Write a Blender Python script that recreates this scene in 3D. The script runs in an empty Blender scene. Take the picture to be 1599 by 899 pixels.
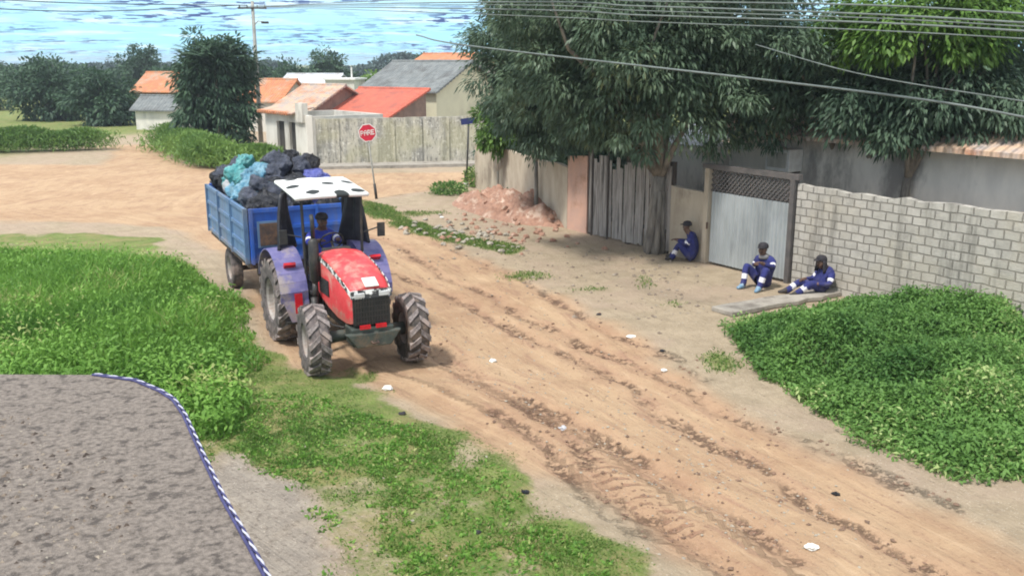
import bpy, bmesh, math, random
import numpy as np
from mathutils import Vector, Matrix, noise as mnoise
R = math.radians
random.seed(7); rng = np.random.default_rng(7)
scn = bpy.context.scene
col = scn.collection

# ---------------------------------------------------------------- camera, sky, sun, exposure
CAM_H, PITCH, FPX = 4.8, R(13.6637), 1450.0
cam = bpy.data.cameras.new("camera"); camo = bpy.data.objects.new("camera", cam); col.objects.link(camo)
cam.sensor_width = 36; cam.lens = FPX / 1599 * 36
cam.clip_start = 0.05; cam.clip_end = 4000
camo.location = (0, 0, CAM_H); camo.rotation_euler = (R(90) - PITCH, 0, 0)
scn.camera = camo
SUN = Vector((-0.34, -0.36, 0.87)).normalized()
sl = bpy.data.lights.new("sun", 'SUN'); so = bpy.data.objects.new("sun", sl); col.objects.link(so)
sl.energy = 2.7; sl.angle = R(7.0); sl.color = (1, .955, .88)
so.rotation_euler = SUN.to_track_quat('Z', 'Y').to_euler()
w = bpy.data.worlds.new("World"); scn.world = w; w.use_nodes = True
wt = w.node_tree; wt.nodes.clear()
def wn(t, **k):
    n = wt.nodes.new(t)
    for a, b in k.items(): setattr(n, a, b)
    return n
wl = wt.links.new
sky = wn('ShaderNodeTexSky', sky_type='NISHITA', sun_disc=False)
sky.sun_elevation = math.asin(SUN.z); sky.sun_rotation = math.atan2(SUN.x, SUN.y)
sky.air_density = 1.0; sky.dust_density = 1.5; sky.ozone_density = 1.5
geo = wn('ShaderNodeTexCoord')
sep = wn('ShaderNodeSeparateXYZ'); wl(geo.outputs['Generated'], sep.inputs[0])
zz = wn('ShaderNodeMath', operation='MAXIMUM'); zz.inputs[1].default_value = 0.0; wl(sep.outputs[2], zz.inputs[0])
za = wn('ShaderNodeMath', operation='ADD'); za.inputs[1].default_value = 0.055; wl(zz.outputs[0], za.inputs[0])
dx = wn('ShaderNodeMath', operation='DIVIDE'); wl(sep.outputs[0], dx.inputs[0]); wl(za.outputs[0], dx.inputs[1])
dy = wn('ShaderNodeMath', operation='DIVIDE'); wl(sep.outputs[1], dy.inputs[0]); wl(za.outputs[0], dy.inputs[1])
cmb = wn('ShaderNodeCombineXYZ'); wl(dx.outputs[0], cmb.inputs[0]); wl(dy.outputs[0], cmb.inputs[1])
n1 = wn('ShaderNodeTexNoise'); n1.inputs['Scale'].default_value = 4.6; n1.inputs['Detail'].default_value = 4; n1.inputs['Roughness'].default_value = .55
n2 = wn('ShaderNodeTexNoise'); n2.inputs['Scale'].default_value = .55; n2.inputs['Detail'].default_value = 3
wl(cmb.outputs[0], n1.inputs['Vector']); wl(cmb.outputs[0], n2.inputs['Vector'])
r1 = wn('ShaderNodeMapRange'); r1.inputs[1].default_value = .44; r1.inputs[2].default_value = .475; wl(n1.outputs['Fac'], r1.inputs[0])
r2 = wn('ShaderNodeMapRange'); r2.inputs[1].default_value = .40; r2.inputs[2].default_value = .56; wl(n2.outputs['Fac'], r2.inputs[0])
mx = wn('ShaderNodeMath', operation='MAXIMUM'); wl(r1.outputs[0], mx.inputs[0]); wl(r2.outputs[0], mx.inputs[1])
cl = wn('ShaderNodeMix', data_type='RGBA'); wl(mx.outputs[0], cl.inputs['Factor'])
blue = wn('ShaderNodeMix', data_type='RGBA', blend_type='MULTIPLY'); blue.inputs['Factor'].default_value = 1
wl(sky.outputs[0], blue.inputs['A']); blue.inputs['B'].default_value = (.42, .55, .95, 1)
lowz = wn('ShaderNodeMapRange'); lowz.inputs[1].default_value = .03; lowz.inputs[2].default_value = .16; wl(sep.outputs[2], lowz.inputs[0])
veil = wn('ShaderNodeMix', data_type='RGBA'); wl(lowz.outputs[0], veil.inputs['Factor']); veil.inputs['A'].default_value = (2.9, 5.7, 7.2, 1); veil.inputs['B'].default_value = (6.3, 6.7, 7.0, 1)
n3 = wn('ShaderNodeTexNoise'); n3.inputs['Scale'].default_value = 1.3; n3.inputs['Detail'].default_value = 5; wl(cmb.outputs[0], n3.inputs['Vector'])
r3 = wn('ShaderNodeMapRange'); r3.inputs[1].default_value = .52; r3.inputs[2].default_value = .75; wl(n3.outputs['Fac'], r3.inputs[0])
lowc = wn('ShaderNodeMix', data_type='RGBA'); wl(r3.outputs[0], lowc.inputs['Factor']); lowc.inputs['A'].default_value = (2.9, 5.7, 7.2, 1); lowc.inputs['B'].default_value = (5.8, 7.0, 7.4, 1); wl(lowc.outputs['Result'], veil.inputs['A'])
gap = wn('ShaderNodeMix', data_type='RGBA'); wl(lowz.outputs[0], gap.inputs['Factor']); gap.inputs['A'].default_value = (.38, .62, 1.9, 1); wl(blue.outputs['Result'], gap.inputs['B'])
wl(gap.outputs['Result'], cl.inputs['A']); wl(veil.outputs['Result'], cl.inputs['B'])
bg = wn('ShaderNodeBackground'); bg.inputs['Strength'].default_value = .115
wl(cl.outputs['Result'], bg.inputs['Color'])
wo = wn('ShaderNodeOutputWorld'); wl(bg.outputs[0], wo.inputs[0])
vs = scn.view_settings; vs.view_transform = 'Standard'; vs.look = 'None'; vs.gamma = 1; vs.use_curve_mapping = False
vs.exposure = 0.72
scn.cycles.max_bounces = 6; scn.cycles.transparent_max_bounces = 6
scn.cycles.filter_width = 1.9

# ---------------------------------------------------------------- helpers
def ray(px, py):
    u, v = px - 799.5, 449.5 - py
    return Vector((u, FPX * math.cos(PITCH) + v * math.sin(PITCH), -FPX * math.sin(PITCH) + v * math.cos(PITCH)))
def G(px, py, z=0.0):                       # survey helper: where a sight line meets the level z
    d = ray(px, py); return Vector((0, 0, CAM_H)) + d * ((z - CAM_H) / d.z)
def A(px, py, Y):                           # survey helper: where a sight line reaches distance Y
    d = ray(px, py); return Vector((0, 0, CAM_H)) + d * (Y / d.y)
def tag(o, label=None, cat=None, group=None, kind=None):
    if label: o['label'] = label
    if cat: o['category'] = cat
    if group: o['group'] = group
    if kind: o['kind'] = kind
    return o
def thing(name, label, cat, loc=(0, 0, 0), rz=0, group=None):
    o = bpy.data.objects.new(name, None); o.empty_display_size = .2
    o.location = loc; o.rotation_euler = (0, 0, rz); col.objects.link(o)
    return tag(o, label, cat, group)
def copy_tree(o, parent=None):
    c = o.copy(); col.objects.link(c)
    if parent: c.parent = parent
    for ch in list(o.children): copy_tree(ch, c)
    return c
def fbm(x, y, sc, octv=4, seed=0):
    x = np.asarray(x, float) * sc; y = np.asarray(y, float) * sc
    out = np.zeros(np.broadcast(x, y).shape); amp = 1; tot = 0
    for k in range(octv):
        xi = np.floor(x).astype(np.int64); yi = np.floor(y).astype(np.int64); fx = x - xi; fy = y - yi
        fx = fx * fx * (3 - 2 * fx); fy = fy * fy * (3 - 2 * fy)
        def h(a, b):
            n = (a * 374761393 + b * 668265263 + (seed + k) * 974634777) & 0x7fffffff
            n = ((n ^ (n >> 13)) * 1274126177) & 0x7fffffff
            return ((n ^ (n >> 16)) & 0xffff) / 65535.0
        v = (h(xi, yi) * (1 - fx) + h(xi + 1, yi) * fx) * (1 - fy) + (h(xi, yi + 1) * (1 - fx) + h(xi + 1, yi + 1) * fx) * fy
        out += v * amp; tot += amp; amp *= .5; x = x * 2.03 + 7.1; y = y * 2.03 + 3.7
    return out / tot

class MB:
    """collects shapes; build() links them as one mesh object"""
    def __init__(s): s.v = []; s.f = []; s.m = []; s.mi = 0
    def add(s, vs, fs):
        b = len(s.v); s.v += [tuple(p) for p in vs]; s.f += [tuple(i + b for i in f) for f in fs]; s.m += [s.mi] * len(fs); return s
    def box(s, c, sz, M=None, taper=1.0):
        x, y, z = sz[0] / 2, sz[1] / 2, sz[2] / 2
        P = []
        for k, (a, b, e) in enumerate([(-1,-1,-1),(1,-1,-1),(1,1,-1),(-1,1,-1),(-1,-1,1),(1,-1,1),(1,1,1),(-1,1,1)]):
            t = taper if e > 0 else 1
            p = Vector((a * x * t, b * y * t, e * z))
            if M is not None: p = M @ p
            P.append(p + Vector(c))
        return s.add(P, [(0,3,2,1),(4,5,6,7),(0,1,5,4),(1,2,6,5),(2,3,7,6),(3,0,4,7)])
    def beam(s, a, b, wd, ht):                # box from a to b
        a, b = Vector(a), Vector(b); d = b - a; L = d.length; q = d.to_track_quat('X', 'Z').to_matrix()
        return s.box((a + b) / 2, (L, wd, ht), q)
    def tube(s, pts, r, n=8, cap=True):
        pts = [Vector(p) for p in pts]; rs = r if isinstance(r, (list, tuple)) else [r] * len(pts)
        P = []; F = []; ref = None
        for i, p in enumerate(pts):
            d = (pts[min(i + 1, len(pts) - 1)] - pts[max(i - 1, 0)]).normalized()
            if ref is None: ref = d.orthogonal().normalized()
            ref = (ref - d * ref.dot(d)); ref = ref.normalized() if ref.length > 1e-5 else d.orthogonal().normalized()
            b = d.cross(ref)
            for k in range(n):
                t = 2 * math.pi * k / n; P.append(p + (ref * math.cos(t) + b * math.sin(t)) * rs[i])
        for i in range(len(pts) - 1):
            for k in range(n): F.append((i*n+k, i*n+(k+1)%n, (i+1)*n+(k+1)%n, (i+1)*n+k))
        if cap: F.append(tuple(range(n - 1, -1, -1))); F.append(tuple((len(pts)-1)*n + k for k in range(n)))
        return s.add(P, F)
    def lathe(s, prof, n=32, axis='Y', c=(0, 0, 0)):   # prof: (radius, along)
        P = []; F = []; c = Vector(c)
        for (r, h) in prof:
            for k in range(n):
                t = 2 * math.pi * k / n; a, b = r * math.cos(t), r * math.sin(t)
                P.append(c + (Vector((a, h, b)) if axis == 'Y' else Vector((a, b, h)) if axis == 'Z' else Vector((h, a, b))))
        for i in range(len(prof) - 1):
            for k in range(n): F.append((i*n+k, i*n+(k+1)%n, (i+1)*n+(k+1)%n, (i+1)*n+k))
        return s.add(P, F)
    def prism(s, pts, th):                    # flat outline (3D points) thickened along th
        n = len(pts); th = Vector(th); P = [Vector(p) for p in pts] + [Vector(p) + th for p in pts]
        return s.add(P, [tuple(range(n)), tuple(range(2*n-1, n-1, -1))] + [(i, (i+1) % n + 0, (i+1) % n + n, i + n)[::-1] for i in range(n)])
    def grid(s, fn, nu, nv):
        P = [fn(i / nu, j / nv) for j in range(nv + 1) for i in range(nu + 1)]
        return s.add(P, [(j*(nu+1)+i, j*(nu+1)+i+1, (j+1)*(nu+1)+i+1, (j+1)*(nu+1)+i) for j in range(nv) for i in range(nu)])
    def build(s, name, mats, parent=None, smooth=False, bevel=0, loc=None, recalc=True):
        me = bpy.data.meshes.new(name); me.from_pydata(s.v, [], s.f)
        for m in (mats if isinstance(mats, (list, tuple)) else [mats]): me.materials.append(m)
        me.polygons.foreach_set('material_index', s.m)
        if recalc:
            bm = bmesh.new(); bm.from_mesh(me); bmesh.ops.recalc_face_normals(bm, faces=bm.faces); bm.to_mesh(me); bm.free()
        me.polygons.foreach_set('use_smooth', [smooth] * len(me.polygons))
        o = bpy.data.objects.new(name, me); col.objects.link(o)
        if parent: o.parent = parent
        if loc is not None: o.location = loc
        if bevel:
            b = o.modifiers.new('bevel', 'BEVEL'); b.width = bevel; b.segments = 2; b.limit_method = 'ANGLE'; b.angle_limit = R(40)
        return o

# ---------------------------------------------------------------- materials
def nodes(name):
    m = bpy.data.materials.new(name); m.use_nodes = True; t = m.node_tree
    return m, t, t.nodes['Principled BSDF']
def lk(t, a, b): t.links.new(a, b)
def noise(t, vec, sc, det=5, rough=.6, dist=0):
    n = t.nodes.new('ShaderNodeTexNoise'); n.inputs['Scale'].default_value = sc; n.inputs['Detail'].default_value = det
    n.inputs['Roughness'].default_value = rough; n.inputs['Distortion'].default_value = dist
    if vec is not None: lk(t, vec, n.inputs['Vector'])
    return n.outputs['Fac']
def mapr(t, v, a, b, lo=0.0, hi=1.0):
    n = t.nodes.new('ShaderNodeMapRange'); n.interpolation_type = 'SMOOTHSTEP'
    lk(t, v, n.inputs[0])
    for k, x in zip((1, 2, 3, 4), (a, b, lo, hi)): n.inputs[k].default_value = x
    return n.outputs[0]
def mix(t, fac, a, b, mode='MIX'):
    n = t.nodes.new('ShaderNodeMix'); n.data_type = 'RGBA'; n.blend_type = mode
    for sock, val in ((n.inputs['Factor'], fac), (n.inputs['A'], a), (n.inputs['B'], b)):
        if isinstance(val, (int, float)): sock.default_value = val
        elif isinstance(val, tuple): sock.default_value = (*val[:3], 1)
        else: lk(t, val, sock)
    return n.outputs['Result']
def math2(t, op, a, b):
    n = t.nodes.new('ShaderNodeMath'); n.operation = op
    for k, v in ((0, a), (1, b)):
        if isinstance(v, (int, float)): n.inputs[k].default_value = v
        else: lk(t, v, n.inputs[k])
    return n.outputs[0]
def bump(t, bsdf, h, strength, dist):
    b = t.nodes.new('ShaderNodeBump'); b.inputs['Strength'].default_value = strength; b.inputs['Distance'].default_value = dist
    lk(t, h, b.inputs['Height']); lk(t, b.outputs[0], bsdf.inputs['Normal'])
def objco(t, scale=None):
    c = t.nodes.new('ShaderNodeTexCoord').outputs['Object']
    if scale:
        mp = t.nodes.new('ShaderNodeMapping'); mp.inputs['Scale'].default_value = scale; lk(t, c, mp.inputs[0]); c = mp.outputs[0]
    return c
def pm(name, c1, c2=None, sc=6, rough=.7, metal=0, bmp=0, bsc=30, stain=None, stretch=None, dirt=.35, spec=None):
    m, t, b = nodes(name); c2 = c2 or tuple(x * .7 for x in c1)
    v = objco(t, stretch)
    f = mapr(t, noise(t, v, sc), .35, .68)
    c = mix(t, f, c1, c2)
    if stain: c = mix(t, math2(t, 'MULTIPLY', mapr(t, noise(t, v, sc * .37, 6, .7), .5, .66), dirt * 2), c, stain)
    lk(t, c, b.inputs['Base Color'])
    lk(t, mapr(t, noise(t, v, sc * 1.7), .3, .7, rough - .1, min(1, rough + .12)), b.inputs['Roughness'])
    b.inputs['Metallic'].default_value = metal
    if spec is not None: b.inputs['Specular IOR Level'].default_value = spec
    if bmp: bump(t, b, noise(t, v, bsc, 6, .65), bmp, .02)
    return m
def muddy(m, z0, z1, amt=.8, c2=(.30, .21, .15)):
    t = m.node_tree; b = t.nodes['Principled BSDF']; src = b.inputs['Base Color'].links[0].from_socket; v = objco(t)
    sp = t.nodes.new('ShaderNodeSeparateXYZ'); lk(t, v, sp.inputs[0]); f = math2(t, 'ADD', mapr(t, sp.outputs[2], z1, z0), math2(t, 'MULTIPLY', math2(t, 'SUBTRACT', noise(t, v, 9, 6, .7), .5), 1.6))
    lk(t, mix(t, math2(t, 'MULTIPLY', mapr(t, f, .45, .9), amt), src, c2), b.inputs['Base Color'])
def leafmat(name, dark, light, trans=.25, rough=.5, third=None):
    m, t, b = nodes(name)
    a = t.nodes.new('ShaderNodeAttribute'); a.attribute_name = 'tint'
    c = mix(t, a.outputs['Fac'], dark, light)
    if third: c = mix(t, mapr(t, a.outputs['Fac'], .88, .95), c, third)
    lk(t, c, b.inputs['Base Color']); b.inputs['Roughness'].default_value = rough; b.inputs['Specular IOR Level'].default_value = .3
    tr = t.nodes.new('ShaderNodeBsdfTranslucent'); lk(t, c, tr.inputs['Color'])
    ms = t.nodes.new('ShaderNodeMixShader'); ms.inputs[0].default_value = trans
    out = t.nodes['Material Output']; lk(t, b.outputs[0], ms.inputs[1]); lk(t, tr.outputs[0], ms.inputs[2]); lk(t, ms.outputs[0], out.inputs[0])
    return m

M = {}
M['red'] = pm('red_paint', (.68, .06, .07), (.60, .045, .05), 6, .48, stain=(.56, .27, .22), dirt=.42)
M['fender'] = pm('violet_blue_paint', (.17, .155, .33), (.095, .095, .25), 5, .55, stain=(.30, .26, .26), dirt=.5)
M['black'] = pm('black_steel', (.018, .019, .021), (.035, .033, .03), 8, .55, stain=(.10, .08, .06), dirt=.2)
M['grille'] = pm('grille_black', (.012, .014, .013), (.022, .024, .022), 10, .5)
M['axle'] = pm('green_grey_steel', (.055, .07, .06), (.035, .045, .04), 8, .6, stain=(.16, .11, .07), dirt=.35)
M['tyre'] = pm('muddy_rubber', (.035, .032, .031), (.10, .08, .07), 7, .85, bmp=.4, bsc=40, stain=(.20, .145, .11), dirt=.45)
M['mud_tyre'] = pm('mud_caked_rubber', (.06, .052, .052), (.15, .125, .12), 9, .9, bmp=.5, bsc=30, stain=(.25, .19, .17), dirt=.45)
M['lug'] = pm('dusty_lug_rubber', (.13, .112, .11), (.28, .24, .23), 12, .9, bmp=.4, bsc=30, stain=(.34, .27, .24), dirt=.5)
M['rim'] = pm('pale_rim', (.36, .33, .31), (.24, .21, .19), 6, .6, stain=(.28, .18, .12), dirt=.4)
M['canvas'] = None
M['tarp'] = pm('black_tarpaulin', (.012, .012, .018), (.03, .03, .04), 5, .5, bmp=.3, bsc=8)
M['trblue'] = pm('trailer_blue', (.035, .14, .55), (.03, .10, .42), 3, .45, stain=(.16, .17, .24), dirt=.35, stretch=(1, 1, .3))
M['trside'] = pm('faded_trailer_blue', (.12, .215, .36), (.09, .165, .30), 3, .6, stain=(.22, .22, .23), dirt=.3, stretch=(1, 1, .3))
M['rust'] = pm('rusty_steel', (.12, .07, .05), (.06, .045, .04), 9, .8, stain=(.2, .11, .06))
M['white'] = pm('white_paint', (.78, .78, .76), (.66, .65, .62), 5, .5)
M['lamp_red'] = pm('red_lens', (.55, .01, .02), (.45, .01, .02), 9, .2)
M['glass'] = pm('clear_lamp_lens', (.6, .62, .62), (.5, .5, .5), 9, .12)
M['navy'] = pm('navy_cloth', (.024, .03, .16), (.015, .019, .105), 9, .85, bmp=1, bsc=11, stain=(.09, .08, .10), dirt=.3)
M['royal'] = pm('royal_blue_cloth', (.03, .05, .36), (.02, .03, .25), 9, .85, bmp=.3, bsc=25)
M['reflect'] = pm('pale_reflective_band', (.78, .77, .80), (.66, .65, .7), 20, .4)
M['skin'] = pm('brown_skin', (.13, .07, .048), (.10, .055, .038), 12, .55)
M['darkcloth'] = pm('dark_cap_cloth', (.018, .016, .022), (.03, .026, .03), 12, .85)
M['greycloth'] = pm('grey_neckcloth', (.24, .23, .23), (.16, .155, .16), 12, .85)
M['boot'] = pm('black_boot', (.02, .018, .018), (.05, .04, .035), 12, .6)
M['blueshoe'] = pm('pale_blue_boot', (.10, .22, .34), (.25, .35, .45), 12, .6)
M['redcap'] = pm('red_cap_cloth', (.12, .018, .02), (.07, .014, .016), 12, .8)
M['bark'] = pm('grey_bark', (.26, .235, .20), (.12, .105, .09), 7, .9, bmp=1, bsc=14, stretch=(1, 1, .25))
M['palebark'] = pm('pale_bark', (.42, .38, .31), (.28, .25, .2), 5, .9, bmp=.5, bsc=14, stretch=(1, 1, .25))
M['mango'] = leafmat('mango_leaf', (.06, .105, .066), (.175, .25, .155), .34, .45, third=(.24, .27, .13))
M['mango2'] = leafmat('dark_leaf', (.05, .09, .06), (.135, .205, .13), .32, .48)
M['lime'] = leafmat('lime_leaf', (.055, .13, .025), (.17, .30, .06), .35, .5)
M['fartree'] = leafmat('far_leaf', (.03, .065, .042), (.085, .155, .085), .24, .6)
M['hazeleaf'] = leafmat('haze_tinted_leaf', (.05, .085, .085), (.085, .13, .115), .15, .7)  # bluish distance haze is painted into this leaf colour
M['weed'] = leafmat('weed_leaf', (.075, .19, .03), (.25, .46, .085), .38, .6, third=(.42, .48, .18))
M['bush'] = leafmat('broad_leaf', (.05, .135, .032), (.19, .355, .085), .36, .6, third=(.40, .50, .20))
M['grass'] = leafmat('grass_blade', (.07, .15, .03), (.19, .29, .07), .3, .65, third=(.38, .34, .17))
M['hedge'] = leafmat('hedge_leaf', (.08, .17, .035), (.26, .40, .10), .3, .55)
M['conc'] = pm('old_concrete', (.36, .33, .285), (.27, .245, .215), 4, .9, bmp=.5, bsc=25, stain=(.16, .14, .12), dirt=.4)
M['slab'] = pm('dusty_roof_concrete', (.235, .20, .172), (.125, .105, .09), 30, .95, bmp=.6, bsc=90, stain=(.075, .062, .054), dirt=.6)
M['plaster'] = pm('beige_plaster', (.46, .40, .31), (.36, .30, .23), 2.2, .9, bmp=.25, bsc=18, stain=(.20, .16, .12), dirt=.45, stretch=(1, 1, .5))
M['salmon'] = pm('salmon_plaster', (.54, .33, .25), (.46, .30, .24), 2.2, .9, bmp=.25, bsc=18, stain=(.3, .16, .10), dirt=.4)
M['whitewall'] = pm('whitewashed_wall', (.66, .64, .58), (.52, .50, .45), 1.5, .9, bmp=.2, bsc=12, stain=(.28, .26, .22), dirt=.35, stretch=(1, 1, .4))
M['cream'] = pm('cream_wall', (.62, .60, .44), (.56, .54, .40), 1, .9, stain=(.42, .4, .3), dirt=.25)
M['greywall'] = pm('grey_render', (.72, .69, .63), (.58, .56, .52), 1.6, .9, bmp=.2, bsc=14, stain=(.2, .19, .18), dirt=.4, stretch=(1, 1, .4))
M['brownwall'] = pm('bare_brick_wall', (.28, .19, .15), (.20, .14, .115), 2, .9, bmp=.4, bsc=20)
M['inshade'] = pm('painted_interior_shade', (.03, .028, .026), (.05, .045, .04), 2, .9)  # near-black colour stands in for the shade inside the building
M['soil'] = pm('red_soil', (.38, .215, .15), (.26, .145, .10), 7, .95, bmp=1, bsc=14, stain=(.56, .42, .33), dirt=.45)
M['stone'] = pm('pale_stone', (.38, .345, .28), (.25, .225, .19), 6, .9, bmp=.6, bsc=14)
M['wood'] = pm('weathered_board', (.40, .37, .34), (.20, .18, .165), 5, .9, bmp=.5, bsc=30, stain=(.11, .10, .095), dirt=.45, stretch=(5, 5, .35))
M['darkwood'] = pm('dark_post_wood', (.10, .085, .075), (.06, .05, .045), 6, .9, bmp=.5, bsc=20, stretch=(3, 3, .5))
M['gate'] = pm('galvanised_sheet', (.40, .43, .44), (.33, .36, .37), 2.5, .5, metal=.25, stain=(.22, .24, .25), dirt=.3, stretch=(1, 1, .3))
M['gateframe'] = pm('gate_frame', (.085, .08, .078), (.12, .105, .10), 6, .7)
M['cable'] = pm('grey_cable', (.16, .19, .18), (.11, .13, .125), 4, .6)
M['darkcable'] = pm('dark_cable', (.02, .025, .05), (.03, .035, .06), 4, .6)
M['signred'] = pm('sign_red', (.62, .015, .05), (.5, .015, .04), 4, .45)
M['signblue'] = pm('sign_blue', (.015, .025, .14), (.02, .03, .11), 4, .45)
M['polegrey'] = pm('galvanised_pole', (.33, .33, .30), (.25, .25, .23), 6, .55)
def bagmat(name, c1, c2, rough):
    m, t, b = nodes(name); v = objco(t); c = mix(t, mapr(t, noise(t, v, 5, 4, .6, 1.2), .4, .62), c1, c2); lk(t, c, b.inputs['Base Color']); b.inputs['Roughness'].default_value = rough
    bump(t, b, noise(t, v, 6.5, 5, .6, 2.2), 1.0, .09); return m
M['bag_black'] = bagmat('black_bag', (.012, .013, .018), (.03, .032, .042), .28)
M['bag_grey'] = bagmat('slate_bag', (.055, .065, .095), (.09, .10, .14), .32)
M['bag_blue'] = bagmat('light_blue_bag', (.13, .34, .50), (.26, .46, .58), .4)
M['bag_teal'] = bagmat('teal_bag', (.08, .36, .38), (.20, .50, .50), .4)
M['bag_white'] = bagmat('white_bag', (.62, .62, .64), (.5, .5, .55), .4)
M['bag_violet'] = bagmat('violet_bag', (.10, .12, .42), (.15, .17, .48), .35)
M['paper'] = pm('scrap_paper', (.78, .78, .75), (.66, .66, .62), 9, .8)
M['clod'] = pm('dirt_clod', (.24, .15, .10), (.13, .085, .06), 5, .95)
M['debris2'] = pm('dark_dead_leaf', (.10, .075, .06), (.05, .04, .035), 5, .95)
M['debris'] = pm('dry_leaf_litter', (.16, .12, .09), (.34, .29, .23), 5, .95)
M['rope_white'] = pm('white_cord', (.52, .53, .62), (.4, .4, .5), 20, .6)
M['rope_blue'] = pm('dark_blue_cord', (.03, .03, .10), (.05, .05, .16), 20, .6)

muddy(M['red'], .75, 1.25, .55); muddy(M['fender'], .5, 1.2, .4); muddy(M['axle'], .3, .75, .6); muddy(M['trblue'], 1.0, 1.6, .4); muddy(M['trside'], 1.0, 1.5, .4)

def tilemat(name, c1, c2, stain, sc=1.0, dirt=.35):
    m, t, b = nodes(name); v = objco(t)
    w1 = t.nodes.new('ShaderNodeTexWave'); w1.wave_type = 'BANDS'; w1.bands_direction = 'X'; w1.inputs['Scale'].default_value = 1.55 * sc; lk(t, v, w1.inputs[0])
    w2 = t.nodes.new('ShaderNodeTexWave'); w2.wave_type = 'BANDS'; w2.bands_direction = 'Y'; w2.wave_profile = 'SAW'; w2.inputs['Scale'].default_value = .85 * sc; lk(t, v, w2.inputs[0])
    c = mix(t, mapr(t, noise(t, v, 2.5), .35, .65), c1, c2)
    c = mix(t, math2(t, 'MULTIPLY', mapr(t, noise(t, v, .8, 6, .7), .48, .66), dirt * 2), c, stain)
    lk(t, c, b.inputs['Base Color']); b.inputs['Roughness'].default_value = .85
    h = math2(t, 'ADD', w1.outputs['Fac'], math2(t, 'MULTIPLY', w2.outputs['Fac'], .4)); bump(t, b, h, .9, .06)
    return m
M['tile_red'] = tilemat('red_clay_tile', (.58, .15, .095), (.48, .12, .08), (.30, .10, .08))
M['tile_orange'] = tilemat('orange_clay_tile', (.60, .24, .11), (.48, .19, .10), (.40, .33, .26), dirt=.4)
M['tile_pale'] = tilemat('bleached_clay_tile', (.60, .42, .29), (.42, .36, .33), (.50, .20, .10), dirt=.45)
M['fibro'] = tilemat('grey_fibre_cement', (.21, .225, .225), (.15, .165, .17), (.09, .09, .09), .8)
M['whiteroof'] = tilemat('pale_sheet_roof', (.62, .64, .68), (.5, .52, .56), (.36, .34, .32))

def blockmat(name, c1, c2, mortar, bw, bh, streak=.0):
    m, t, b = nodes(name); v = objco(t)
    sp = t.nodes.new('ShaderNodeSeparateXYZ'); lk(t, v, sp.inputs[0])
    cm = t.nodes.new('ShaderNodeCombineXYZ'); lk(t, sp.outputs[0], cm.inputs[0]); lk(t, sp.outputs[2], cm.inputs[1])
    wob = t.nodes.new('ShaderNodeMix'); wob.data_type = 'RGBA'; wob.blend_type = 'ADD'; wob.inputs['Factor'].default_value = .055
    nz = t.nodes.new('ShaderNodeTexNoise'); nz.inputs['Scale'].default_value = 3; lk(t, v, nz.inputs[0]); lk(t, cm.outputs[0], wob.inputs['A']); lk(t, nz.outputs['Color'], wob.inputs['B'])
    br = t.nodes.new('ShaderNodeTexBrick'); lk(t, wob.outputs['Result'], br.inputs['Vector'])
    br.inputs['Scale'].default_value = 1; br.inputs['Brick Width'].default_value = bw; br.inputs['Row Height'].default_value = bh
    br.inputs['Mortar Size'].default_value = .017; br.inputs['Mortar Smooth'].default_value = .5
    br.inputs['Color1'].default_value = (*c1, 1); br.inputs['Color2'].default_value = (*c2, 1); br.inputs['Mortar'].default_value = (*mortar, 1)
    c = mix(t, math2(t, 'MULTIPLY', mapr(t, noise(t, v, 3.5, 6, .7), .45, .65), .55), br.outputs['Color'], tuple(x * .62 for x in c1))
    c = mix(t, math2(t, 'MULTIPLY', mapr(t, noise(t, v, .7, 3), .45, .65), .35), c, (.42, .37, .28))
    c = mix(t, math2(t, 'MULTIPLY', mapr(t, noise(t, objco(t, (2.5, 2.5, .3)), 1.3, 5, .65), .50, .66), .6), c, (.17, .16, .14))
    lk(t, c, b.inputs['Base Color']); b.inputs['Roughness'].default_value = .92
    h = math2(t, 'ADD', math2(t, 'MULTIPLY', br.outputs['Fac'], -1.0), math2(t, 'MULTIPLY', noise(t, v, 26, 5), .5)); bump(t, b, h, .9, .03)
    return m
M['block'] = blockmat('grey_block_masonry', (.47, .445, .40), (.39, .37, .33), (.22, .205, .18), .30, .175)

def streakwall():
    m, t, b = nodes('stained_concrete_panels'); v = objco(t)
    a = noise(t, objco(t, (2.2, 2.2, .28)), 1.6, 6, .65); f = noise(t, v, 7, 6, .7)
    c = mix(t, mapr(t, a, .38, .62), (.52, .495, .42), (.27, .265, .245))
    c = mix(t, math2(t, 'MULTIPLY', mapr(t, noise(t, objco(t, (3, 3, 1)), 3.2, 6, .7), .5, .62), .8), c, (.15, .145, .13))
    c = mix(t, math2(t, 'MULTIPLY', mapr(t, noise(t, v, 5.3, 4, .7), .53, .66), .8), c, (.70, .68, .62))
    c = mix(t, math2(t, 'MULTIPLY', mapr(t, noise(t, v, .45, 2), .45, .62), .4), c, (.42, .40, .22))
    lk(t, c, b.inputs['Base Color']); b.inputs['Roughness'].default_value = .92; bump(t, b, f, .5, .03)
    return m
M['streak'] = streakwall()

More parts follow.
